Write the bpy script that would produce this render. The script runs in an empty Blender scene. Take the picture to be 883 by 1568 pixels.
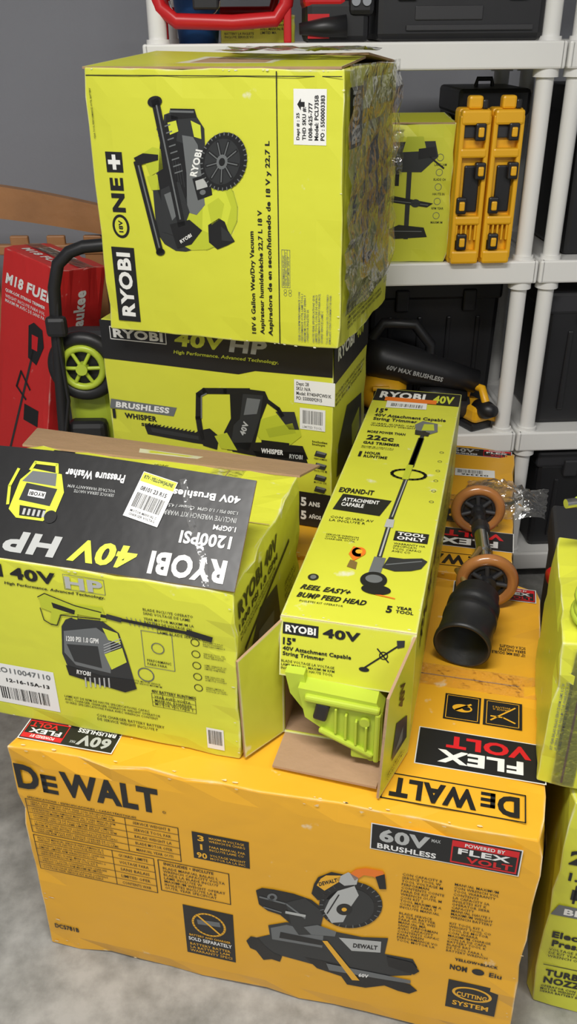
import bpy, bmesh, math, random
from mathutils import Vector, Matrix, Euler
random.seed(4)
sc=bpy.context.scene
try: sc.view_settings.view_transform='Standard'
except Exception: pass

# ------------------------------------------------------------ materials
MATS={}
def mat(name,col,rough=.5,metal=0.,bump=0.,bscale=40.,var=.06,vscale=4.,wear=None,coat=0.):
    if name in MATS: return MATS[name]
    m=bpy.data.materials.new(name);m.use_nodes=True;nt=m.node_tree;N=nt.nodes;L=nt.links
    b=N['Principled BSDF'];b.inputs['Roughness'].default_value=rough;b.inputs['Metallic'].default_value=metal
    if coat: b.inputs['Coat Weight'].default_value=coat;b.inputs['Coat Roughness'].default_value=.15
    tc=N.new('ShaderNodeTexCoord')
    nz=N.new('ShaderNodeTexNoise');nz.inputs['Scale'].default_value=vscale;nz.inputs['Detail'].default_value=5
    L.new(tc.outputs['Object'],nz.inputs['Vector'])
    mx=N.new('ShaderNodeMix');mx.data_type='RGBA'
    mx.inputs[6].default_value=tuple(c*(1-var) for c in col)+(1,)
    mx.inputs[7].default_value=tuple(min(1,c*(1+var)) for c in col)+(1,)
    L.new(nz.outputs['Fac'],mx.inputs[0])
    out=mx.outputs[2]
    if wear:
        bv=N.new('ShaderNodeBevel');bv.inputs['Radius'].default_value=.006;bv.samples=4
        ge=N.new('ShaderNodeNewGeometry')
        dt=N.new('ShaderNodeVectorMath');dt.operation='DOT_PRODUCT'
        L.new(bv.outputs['Normal'],dt.inputs[0]);L.new(ge.outputs['Normal'],dt.inputs[1])
        n2=N.new('ShaderNodeTexNoise');n2.inputs['Scale'].default_value=20;n2.inputs['Detail'].default_value=8
        L.new(tc.outputs['Object'],n2.inputs['Vector'])
        ad=N.new('ShaderNodeMath');ad.operation='MULTIPLY_ADD';ad.inputs[1].default_value=.6
        L.new(n2.outputs['Fac'],ad.inputs[0]);L.new(dt.outputs['Value'],ad.inputs[2])
        rp=N.new('ShaderNodeMapRange');rp.inputs['From Min'].default_value=1.195;rp.inputs['From Max'].default_value=1.145
        rp.clamp=True
        L.new(ad.outputs[0],rp.inputs['Value'])
        m2=N.new('ShaderNodeMix');m2.data_type='RGBA';m2.inputs[7].default_value=tuple(wear)+(1,)
        L.new(rp.outputs[0],m2.inputs[0]);L.new(out,m2.inputs[6]);out=m2.outputs[2]
    L.new(out,b.inputs['Base Color'])
    if bump:
        n3=N.new('ShaderNodeTexNoise');n3.inputs['Scale'].default_value=bscale;n3.inputs['Detail'].default_value=4
        L.new(tc.outputs['Object'],n3.inputs['Vector'])
        bp=N.new('ShaderNodeBump');bp.inputs['Strength'].default_value=bump;bp.inputs['Distance'].default_value=.02
        h=n3.outputs['Fac']
        if wear:
            vo=N.new('ShaderNodeTexVoronoi');vo.feature='DISTANCE_TO_EDGE';vo.inputs['Scale'].default_value=2.6
            n4=N.new('ShaderNodeTexNoise');n4.inputs['Scale'].default_value=3
            L.new(tc.outputs['Object'],n4.inputs['Vector'])
            va=N.new('ShaderNodeVectorMath');va.operation='ADD';L.new(tc.outputs['Object'],va.inputs[0])
            vs=N.new('ShaderNodeVectorMath');vs.operation='SCALE';vs.inputs['Scale'].default_value=.35;L.new(n4.outputs['Color'],vs.inputs[0]);L.new(vs.outputs[0],va.inputs[1]);L.new(va.outputs[0],vo.inputs['Vector'])
            mr=N.new('ShaderNodeMapRange');mr.inputs['From Max'].default_value=.05;mr.inputs['To Max'].default_value=.030;L.new(vo.outputs['Distance'],mr.inputs['Value'])
            am=N.new('ShaderNodeMath');L.new(h,am.inputs[0]);L.new(mr.outputs[0],am.inputs[1]);h=am.outputs[0]
        L.new(h,bp.inputs['Height']);L.new(bp.outputs['Normal'],b.inputs['Normal'])
    MATS[name]=m;return m
def film(name,fac,bs=30,white=.03):
    m=bpy.data.materials.new(name);m.use_nodes=True;nt=m.node_tree;N=nt.nodes;L=nt.links;N.remove(N['Principled BSDF'])
    tc=N.new('ShaderNodeTexCoord');nz=N.new('ShaderNodeTexNoise');nz.inputs['Scale'].default_value=bs;nz.inputs['Detail'].default_value=3;L.new(tc.outputs['Object'],nz.inputs['Vector'])
    bp=N.new('ShaderNodeBump');bp.inputs['Strength'].default_value=.7;bp.inputs['Distance'].default_value=.02;L.new(nz.outputs['Fac'],bp.inputs['Height'])
    tr=N.new('ShaderNodeBsdfTransparent');gl=N.new('ShaderNodeBsdfGlossy');gl.inputs['Roughness'].default_value=.14;L.new(bp.outputs[0],gl.inputs['Normal'])
    df=N.new('ShaderNodeBsdfDiffuse');df.inputs['Color'].default_value=(.9,.9,.9,1)
    lw=N.new('ShaderNodeFresnel');lw.inputs['IOR'].default_value=1.45;L.new(bp.outputs[0],lw.inputs['Normal'])
    ad=N.new('ShaderNodeMath');ad.use_clamp=True;ad.inputs[1].default_value=fac;L.new(lw.outputs[0],ad.inputs[0])
    m1=N.new('ShaderNodeMixShader');L.new(ad.outputs[0],m1.inputs[0]);L.new(tr.outputs[0],m1.inputs[1]);L.new(gl.outputs[0],m1.inputs[2])
    m2=N.new('ShaderNodeMixShader');m2.inputs[0].default_value=white;L.new(m1.outputs[0],m2.inputs[1]);L.new(df.outputs[0],m2.inputs[2])
    L.new(m2.outputs[0],N['Material Output'].inputs['Surface']);return m
GREEN=mat('lime_carton',(.655,.675,.052),.36,bump=.26,bscale=5,wear=(.78,.77,.60),var=.06)
GREENd=mat('lime_ink_dark',(.40,.46,.03),.42)
LSH=mat('lime_ink_shade',(.50,.56,.035),.42)
YEL=mat('amber_carton',(.83,.425,.026),.38,bump=.27,bscale=5,wear=(.82,.72,.52),var=.05)
REDC=mat('red_carton',(.62,.024,.024),.36,bump=.25,bscale=6,wear=(.75,.5,.45))
KRAFT=mat('kraft_board',(.42,.265,.155),.8,bump=.15,bscale=30,var=.12,vscale=8)
K=mat('black_ink',(.014,.014,.015),.36,bump=.15,bscale=6,var=.1)
K2=mat('charcoal_ink',(.030,.032,.034),.4)
G1=mat('grey_ink',(.15,.16,.165),.4)
G2=mat('light_grey_ink',(.46,.47,.46),.4)
W=mat('white_paper',(.82,.82,.80),.5,var=.02)
LIME=mat('lime_ink',(.62,.68,.05),.4)
RED=mat('red_ink',(.65,.015,.02),.4)
ORG=mat('orange_ink',(.85,.2,.02),.4)
YI=mat('amber_ink',(.84,.44,.03),.4)
WPL=mat('white_shelf_plastic',(.86,.855,.83),.33,var=.03)
BPL=mat('black_plastic',(.016,.016,.018),.40,var=.3,vscale=10)
BPL2=mat('dark_grey_plastic',(.034,.034,.038),.5,var=.2)
GPL=mat('green_plastic',(.48,.60,.05),.33,var=.05)
YPL=mat('yellow_plastic',(.88,.46,.015),.35,var=.05)
RPL=mat('red_plastic',(.62,.015,.02),.33,var=.1)
BLU=mat('blue_plastic',(.03,.12,.36),.45)
STEEL=mat('chrome_steel',(.6,.6,.6),.22,metal=1.)
AMB=mat('amber_tyre',(.42,.17,.05),.22,var=.2,coat=.5,vscale=30)
RUB=mat('black_rubber',(.014,.014,.016),.45,bump=.1,bscale=20)
WOOD=mat('stained_teak',(.42,.20,.08),.42,bump=.1,bscale=30,var=.35,vscale=9)
TAN=mat('brass',(.6,.4,.15),.35,metal=.8)
TAPE=film('clear_tape',.03,30,.02)
FILM=film('plastic_film',.12,22,.05)

# ------------------------------------------------------------ builder
TC={}
def tmesh(s,bold,res):
    k=(s,bold,res)
    if k in TC: return TC[k]
    cu=bpy.data.curves.new('t','FONT');cu.body=s;cu.offset=bold;cu.resolution_u=res;cu.space_line=1.0
    if bold: cu.space_character=1.0+bold*2.2
    ob=bpy.data.objects.new('t',cu);sc.collection.objects.link(ob)
    dg=bpy.context.evaluated_depsgraph_get();dg.update()
    me=bpy.data.meshes.new_from_object(ob.evaluated_get(dg))
    vs=[v.co.copy() for v in me.vertices];fs=[tuple(p.vertices) for p in me.polygons]
    bpy.data.objects.remove(ob);bpy.data.curves.remove(cu);bpy.data.meshes.remove(me)
    x0=min(v.x for v in vs);x1=max(v.x for v in vs);y0=min(v.y for v in vs);y1=max(v.y for v in vs)
    r=([((v.x-x0)/(x1-x0)-.5,(v.y-y0)/(y1-y0)-.5) for v in vs],fs)
    TC[k]=r;return r
class Fr:
    def __init__(s,o,ux,uy,n=None):
        s.o=Vector(o);s.ux=Vector(ux);s.uy=Vector(uy);s.n=Vector(n) if n else s.ux.cross(s.uy).normalized()
    def P(s,a,b,off=0): return s.o+s.ux*a+s.uy*b+s.n*off
    def art(s,u0,v0,a0,b0,su,sv,ku=0,kv=0):
        o=s.P(a0-su*u0-ku*v0,b0+sv*v0-kv*u0)
        return Fr(o,s.ux*su+s.uy*kv,s.uy*(-sv)+s.ux*ku,s.n)
WORDS="OPERATOR MANUAL CONTENTS BATTERY CHARGER BLADE SPECIFICATIONS MAXIMUM CAPACITY DE LA PARA CON INCLUYE AVEC OUTIL LAME GUARD WRENCH RPM VOLTAGE WEIGHT KIT MOTOR SANS BALAIS HAUTE PERFORMANCE SIERRA INGLETES SERVICE WARRANTY LIMITED YEAR TOOL".split()
class M:
    def __init__(s): s.v=[];s.f=[];s.m=[];s.s=[];s.mats=[]
    def mi(s,m):
        if m not in s.mats: s.mats.append(m)
        return s.mats.index(m)
    def add(s,vs,fs,m,sm=False):
        b=len(s.v);i=s.mi(m);s.v+= [tuple(v) for v in vs]
        for f in fs: s.f.append(tuple(b+k for k in f));s.m.append(i);s.s.append(sm)
    def bmadd(s,bm,m,X=None,sm=False):
        bm.verts.ensure_lookup_table()
        for i,v in enumerate(bm.verts): v.index=i
        vs=[(X@v.co if X else v.co) for v in bm.verts];fs=[[v.index for v in f.verts] for f in bm.faces]
        s.add(vs,fs,m,sm);bm.free()
    def bb(s,c,size,m,bev=.004,rot=(0,0,0),seg=2,taper=None,sm=False):
        bm=bmesh.new();bmesh.ops.create_cube(bm,size=1)
        for v in bm.verts:
            v.co=Vector((v.co.x*size[0],v.co.y*size[1],v.co.z*size[2]))
            if taper and v.co.z>0: v.co.x*=taper[0];v.co.y*=taper[1]
        if bev: bmesh.ops.bevel(bm,geom=bm.edges[:],offset=min(bev,min(size)*.45),segments=seg,profile=.5,affect='EDGES')
        s.bmadd(bm,m,Matrix.Translation(c)@Euler(rot).to_matrix().to_4x4(),sm)
    def cyl(s,p0,p1,r0,m,r1=None,n=28,caps=True):
        p0=Vector(p0);p1=Vector(p1);r1=r0 if r1 is None else r1
        d=(p1-p0).normalized();a=d.orthogonal().normalized();b=d.cross(a)
        vs=[];
        for p,r in ((p0,r0),(p1,r1)):
            for i in range(n):
                t=2*math.pi*i/n;vs.append(p+(a*math.cos(t)+b*math.sin(t))*r)
        s.add(vs,[(i,(i+1)%n,n+(i+1)%n,n+i) for i in range(n)],m,True)
        if caps: s.add(vs,[tuple(range(n))[::-1],tuple(range(n,2*n))],m)
    def prof(s,p0,p1,prof,m,n=32):
        p0=Vector(p0);p1=Vector(p1);L=p1-p0;d=L.normalized();a=d.orthogonal().normalized();b=d.cross(a);vs=[];fs=[]
        for t,r in prof:
            for i in range(n):
                q=2*math.pi*i/n;vs.append(p0+L*t+(a*math.cos(q)+b*math.sin(q))*r)
        for k in range(len(prof)-1):
            for i in range(n): fs.append((k*n+i,k*n+(i+1)%n,(k+1)*n+(i+1)%n,(k+1)*n+i))
        s.add(vs,fs,m,True)
    def tube(s,path,r,m,n=12,closed=False):
        P=[Vector(p) for p in path];K_=len(P);vs=[];fs=[]
        t=(P[1]-P[0]).normalized();a=t.orthogonal().normalized()
        for i,p in enumerate(P):
            if closed: t=(P[(i+1)%K_]-P[i-1]).normalized()
            else: t=(P[min(i+1,K_-1)]-P[max(i-1,0)]).normalized()
            a=(a-t*a.dot(t)).normalized();b=t.cross(a)
            rr=r[i] if isinstance(r,(list,tuple)) else r
            for k in range(n):
                q=2*math.pi*k/n;vs.append(p+(a*math.cos(q)+b*math.sin(q))*rr)
        R_=K_ if closed else K_-1
        for i in range(R_):
            j=(i+1)%K_
            for k in range(n): fs.append((i*n+k,i*n+(k+1)%n,j*n+(k+1)%n,j*n+k))
        s.add(vs,fs,m,True)
        if not closed: s.add(vs,[tuple(range(n))[::-1],tuple(range((K_-1)*n,K_*n))],m)
    def torus(s,c,ax,R_,r,m,n=48):
        c=Vector(c);ax=Vector(ax).normalized();a=ax.orthogonal().normalized();b=ax.cross(a)
        s.tube([c+(a*math.cos(2*math.pi*i/n)+b*math.sin(2*math.pi*i/n))*R_ for i in range(n)],r,m,n=14,closed=True)
    def board(s,q,th,mt,mb):
        q=[Vector(p) for p in q];n=(q[1]-q[0]).cross(q[3]-q[0]).normalized()
        lo=[p-n*th for p in q]
        s.add(q,[(0,1,2,3)],mt);s.add(lo,[(3,2,1,0)],mb)
        s.add(q+lo,[(0,4,5,1),(1,5,6,2),(2,6,7,3),(3,7,4,0)],KRAFT)
    def off(s,l): return .0006+.00022*l
    def poly(s,F,pts,m,l=1): s.add([F.P(a,b,s.off(l)) for a,b in pts],[tuple(range(len(pts)))],m)
    def rect(s,F,x0,y0,x1,y1,m,l=1): s.poly(F,[(x0,y0),(x1,y0),(x1,y1),(x0,y1)],m,l)
    def ell(s,F,cx,cy,rx,ry,m,l=1,n=28): s.poly(F,[(cx+rx*math.cos(2*math.pi*i/n),cy+ry*math.sin(2*math.pi*i/n)) for i in range(n)],m,l)
    def stroke(s,F,pts,w,m,l=1,closed=False):
        n=len(pts)
        for i in range(n if closed else n-1):
            a=Vector(pts[i]);b=Vector(pts[(i+1)%n]);d=(b-a)
            if d.length<1e-9: continue
            d.normalize();p=Vector((-d.y,d.x))*w/2;e=d*w*.3
            s.poly(F,[a-e-p,b+e-p,b+e+p,a-e+p],m,l)
    def orect(s,F,x0,y0,x1,y1,w,m,l=1): s.stroke(F,[(x0,y0),(x1,y0),(x1,y1),(x0,y1)],w,m,l,True)
    def ring(s,F,cx,cy,r,w,m,l=1,n=28): s.stroke(F,[(cx+r*math.cos(2*math.pi*i/n),cy+r*math.sin(2*math.pi*i/n)) for i in range(n)],w,m,l,True)
    def text(s,F,t,cx,cy,w,h,m,rot=0,l=3,bold=.02,shear=0,res=3):
        vs,fs=tmesh(t,min(bold*1.1,.043),res);c=math.cos(math.radians(rot));q=math.sin(math.radians(rot));o=[]
        for x,y in vs:
            x=x*w+shear*y*h;y=y*h;o.append(F.P(cx+x*c-y*q,cy+x*q+y*c,s.off(l)))
        s.add(o,fs,m)
    def para(s,F,cx,cy,w,h,nl,m,rot=0,l=2,bold=.004):
        nch=max(4,int(w/(h/nl*.62)));L=[]
        for i in range(nl):
            t=''
            while len(t)<nch: t+=random.choice(WORDS)+' '
            L.append(t[:nch] if i%4!=3 else t[:int(nch*.7)])
        s.text(F,'\n'.join(L),cx,cy,w,h,m,rot,l,bold,res=1)
    def barcode(s,F,x0,y0,x1,y1,m=None,l=3,vert=False):
        m=m or K;L_=(y1-y0) if vert else (x1-x0);p=0
        r=random.Random(5)
        while p<L_:
            w=r.choice([.008,.014,.025])*L_
            if vert: s.rect(F,x0,y0+p,x1,min(y0+p+w,y1),m,l)
            else: s.rect(F,x0+p,y0,min(x0+p+w,x1),y1,m,l)
            p+=w+r.choice([.012,.02,.03])*L_
    def carton(s,w,d,h,m,amp=.004,cuts=9):
        bm=bmesh.new();bmesh.ops.create_cube(bm,size=1)
        bmesh.ops.subdivide_edges(bm,edges=bm.edges[:],cuts=cuts,use_grid_fill=True)
        for v in bm.verts:
            x,y,z=v.co;bd=[abs(abs(c)-.5)<1e-4 for c in (x,y,z)];S=(w,d,h)
            p=[x*w,y*d,z*h]
            if sum(bd)>=2:
                for i in range(3):
                    if bd[i]: p[i]-=math.copysign(random.random()**2*amp*(2 if sum(bd)==3 else 1),p[i])
            v.co=Vector((p[0],p[1]+d/2,p[2]+h/2))
        bmesh.ops.bevel(bm,geom=[e for e in bm.edges if len(e.link_faces)==2 and e.calc_face_angle(0)>1.0],offset=.0028,segments=2,profile=.5,affect='EDGES')
        s.bmadd(bm,m)
    def scuffs(s,F,x0,y0,x1,y1,n,size,m,seed=1):
        r=random.Random(seed)
        for _ in range(n):
            cx=r.uniform(x0,x1);cy=r.uniform(y0,y1);a=size*r.uniform(.35,.85);t=r.uniform(0,6.28);k=r.randint(5,7)
            s.poly(F,[(cx+a*r.uniform(.4,1)*math.cos(t+i*6.28/k),cy+a*.4*r.uniform(.4,1)*math.sin(t+i*6.28/k)) for i in range(k)],m,1)
    def make(s,name,loc=(0,0,0),yaw=0,X=None):
        me=bpy.data.meshes.new(name);me.from_pydata(s.v,[],s.f)
        for m in s.mats: me.materials.append(m)
        me.polygons.foreach_set('material_index',s.m);me.polygons.foreach_set('use_smooth',s.s);me.update()
        ob=bpy.data.objects.new(name,me);sc.collection.objects.link(ob)
        ob.matrix_world=X if X else Matrix.Translation(loc)@Matrix.Rotation(yaw,4,'Z')
        return ob
def frames(w,d,h,dx=0):
    return (Fr((dx,0,0),(1,0,0),(0,0,1)),Fr((dx,0,h),(1,0,0),(0,1,0)),Fr((w/2,0,0),(0,1,0),(0,0,1)))
def brand(o,F,x0,y0,x1,y1,l=1,rot=0,bg=K,fg=W):
    o.rect(F,x0,y0,x1,y1,bg,l)
    w,h=x1-x0,y1-y0
    if rot in(90,270): o.text(F,'RYOBI',(x0+x1)/2,(y0+y1)/2,h*.86,w*.62,fg,rot,l+1,.04)
    else: o.text(F,'RYOBI',(x0+x1)/2,(y0+y1)/2,w*.86,h*.62,fg,rot,l+1,.04)

# ------------------------------------------------------------ room
def room():
    m=bpy.data.materials.new('polished_concrete');m.use_nodes=True;nt=m.node_tree;N=nt.nodes;L=nt.links;b=N['Principled BSDF']
    tc=N.new('ShaderNodeTexCoord');n1=N.new('ShaderNodeTexNoise');n1.inputs['Scale'].default_value=4;n1.inputs['Detail'].default_value=10;n1.inputs['Roughness'].default_value=.68
    n2=N.new('ShaderNodeTexNoise');n2.inputs['Scale'].default_value=26;n2.inputs['Detail'].default_value=7
    L.new(tc.outputs['Object'],n1.inputs['Vector']);L.new(tc.outputs['Object'],n2.inputs['Vector'])
    r=N.new('ShaderNodeValToRGB');r.color_ramp.elements[0].position=.36;r.color_ramp.elements[0].color=(.20,.20,.185,1);r.color_ramp.elements[1].position=.64;r.color_ramp.elements[1].color=(.40,.395,.375,1)
    mx=N.new('ShaderNodeMath');mx.operation='MULTIPLY_ADD';mx.inputs[1].default_value=.4;mx.inputs[2].default_value=-.2
    ad=N.new('ShaderNodeMath');L.new(n2.outputs['Fac'],mx.inputs[0]);L.new(mx.outputs[0],ad.inputs[0]);L.new(n1.outputs['Fac'],ad.inputs[1])
    L.new(ad.outputs[0],r.inputs[0]);L.new(r.outputs[0],b.inputs['Base Color']);b.inputs['Roughness'].default_value=.45
    bp=N.new('ShaderNodeBump');bp.inputs['Strength'].default_value=.15;L.new(n2.outputs['Fac'],bp.inputs['Height']);L.new(bp.outputs[0],b.inputs['Normal'])
    wm=mat('grey_wall_paint',(.39,.40,.44),.7,bump=.05,bscale=90,var=.03,vscale=1)
    cm=mat('ceiling_paint',(.7,.7,.7),.8)
    def slab(n,x0,y0,z0,x1,y1,z1,mm):
        o=M();o.bb(((x0+x1)/2,(y0+y1)/2,(z0+z1)/2),(x1-x0,y1-y0,z1-z0),mm,0);o.make(n)
    slab('floor',-3,-2.5,-.1,3.5,3.4,0,m)
    slab('wall_back',-3,3.3,0,3.5,3.4,2.8,wm)
    slab('wall_left',-3.1,-2.5,0,-3,3.4,2.8,wm)
    slab('wall_right',3.5,-2.5,0,3.6,3.4,2.8,wm)
    slab('ceiling',-3.1,-2.5,2.8,3.6,3.4,2.9,cm)
    slab('baseboard_back',-3,3.28,0,3.5,3.3,.1,mat('trim_paint',(.6,.6,.6),.5))
room()

# ------------------------------------------------------------ miter saw cartons
def flexvolt(o,F,x0,y0,x1,y1,rot=0,l=1):
    o.rect(F,x0,y0,x1,y1,W,l);e=.0018;o.rect(F,x0+e,y0+e,x1-e,y1-e,K,l+1)
    cx,cy=(x0+x1)/2,(y0+y1)/2;h=y1-y0;w=x1-x0;s=-1 if rot==180 else 1
    o.text(F,'FLEX',cx,cy+s*h*.2,w*.66,h*.33,W,rot,l+3,.04)
    o.text(F,'VOLT',cx-s*w*.06,cy-s*h*.2,w*.66,h*.33,RED,rot,l+3,.04)
def sorted2(a,b,c,d): return min(a,c),min(b,d),max(a,c),max(b,d)
def sixty(o,F,x0,y0,x1,y1,rot=0,l=1):
    o.rect(F,x0,y0,x1,y1,W,l);e=.0018;o.rect(F,x0+e,y0+e,x1-e,y1-e,K,l+1)
    s=-1 if rot==180 else 1;cx=(x0+x1)/2;w=x1-x0;h=y1-y0;cy=(y0+y1)/2
    X=lambda t:cx+s*w*t
    Y=lambda t:cy+s*h*t
    o.text(F,'60V',X(-.27),Y(.12),w*.34,h*.50,G2,rot,l+3,.04)
    o.text(F,'MAX',X(-.06),Y(.26),w*.06,h*.12,G2,rot,l+3,.02)
    o.text(F,'BRUSHLESS',X(-.25),Y(-.31),w*.4,h*.2,W,rot,l+3,.03)
    o.rect(F,*sorted2(X(.045),Y(-.42),X(.48),Y(.42)),RED,l+2)
    o.rect(F,*sorted2(X(.055),Y(-.36),X(.47),Y(.2)),K,l+3)
    o.text(F,'POWERED BY',X(.26),Y(.31),w*.26,h*.13,W,rot,l+4,.02)
    o.text(F,'FLEX',X(.26),Y(.06),w*.34,h*.22,W,rot,l+4,.03)
    o.text(F,'VOLT',X(.30),Y(-.22),w*.30,h*.22,RED,rot,l+4,.03)
def saw_art(o,F):
    P=lambda pts,m,l=2:o.poly(F,pts,m,l)
    P([(378,1443),(420,1432),(640,1465),(648,1478),(640,1492),(560,1500),(400,1462)],K2,2)
    P([(372,1446),(380,1438),(392,1440),(402,1452),(416,1464),(432,1470),(428,1480),(414,1476),(400,1478),(388,1462),(378,1458)],K,3)
    P([(470,1470),(520,1478),(640,1508),(652,1518),(640,1524),(622,1520),(600,1512),(570,1518),(540,1514),(530,1500),(490,1488)],K,3)
    P([(410,1418),(440,1412),(520,1425),(560,1432),(600,1432),(596,1462),(540,1460),(414,1445)],K2,4)
    P([(414,1422),(440,1416),(500,1428),(498,1452),(416,1441)],G1,5)
    P([(524,1434),(590,1438),(590,1456),(545,1455)],G2,5)
    o.text(F,'DEWALT',566,1447,38,-7,K,4,6,.04)
    P([(430,1428),(500,1440),(498,1448),(428,1438)],K,6)
    P([(498,1440),(506,1440),(560,1505),(548,1505)],YI,7)
    P([(505,1478),(640,1500),(640,1506),(510,1490)],G1,6)
    P([(600,1462),(640,1470),(652,1484),(644,1490),(604,1478)],K,6)
    o.text(F,'60V',566,1496,16,-6,W,6,7,.04)
    P([(392,1362),(402,1358),(420,1360),(452,1366),(480,1375),(500,1390),(490,1410),(470,1420),(452,1418),(430,1400),(410,1394),(396,1384)],K,5)
    P([(440,1380),(470,1372),(500,1395),(492,1430),(460,1432),(448,1415)],K2,6)
    o.stroke(F,[(398,1372),(440,1382),(470,1404)],2.5,G1,7);o.stroke(F,[(404,1388),(432,1396)],2,G1,7)
    P([(480,1365),(484,1350),(490,1340),(510,1332),(540,1338),(545,1360),(520,1372),(490,1375)],K,7)
    P([(488,1352),(494,1342),(502,1337),(524,1337),(522,1346),(500,1360)],YI,8);o.text(F,'DEWALT',505,1347,28,-6,K,-14,9,.04)
    P([(515,1342),(535,1332),(550,1340),(548,1350),(530,1352)],G2,8)
    o.ell(F,540,1382,48,36,K,6);o.ell(F,538,1385,38,29,K2,7)
    for i in range(26):
        q=i*2*math.pi/26;o.stroke(F,[(540+42*math.cos(q),1382+31*math.sin(q)),(540+47*math.cos(q),1382+35*math.sin(q))],1.3,G1,7)
    P([(500,1392),(508,1374),(520,1360),(545,1352),(552,1366),(540,1385),(530,1408),(512,1410)],G2,8)
    o.ell(F,531,1388,12,9,K,9);o.ell(F,531,1388,4,3,YI,10);o.stroke(F,[(505,1395),(522,1366)],2,K,9)
    P([(538,1334),(546,1328),(560,1326),(585,1330),(590,1340),(585,1345),(572,1338),(558,1336),(545,1344)],ORG,8)
    P([(575,1338),(588,1334),(592,1356),(582,1356)],K,9)
    o.stroke(F,[(440,1395),(470,1400)],4,G2,9);o.ell(F,418,1372,8,6,G1,7);o.ell(F,418,1372,4,3,K,8)
    P([(468,1418),(490,1414),(520,1424),(518,1432),(480,1430)],G1,8)
def dewalt(o,F,x0,x1,yc,h,m,rot=0,l=2):
    w=x1-x0;s=-1 if rot==180 else 1;b=x0 if s==1 else x1
    o.text(F,'D',b+s*w*.085,yc,w*.165,h,m,rot,l,.04)
    X=lambda t:b+s*w*t
    Y=lambda t:yc+s*h*t
    o.rect(F,*sorted2(X(.185),Y(-.5),X(.222),Y(.24)),m,l)
    for t in(-.5,-.21,.08): o.rect(F,*sorted2(X(.185),Y(t),X(.295),Y(t+.16)),m,l)
    o.text(F,'WALT',b+s*w*.66,yc,w*.67,h,m,rot,l,.04)
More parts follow.
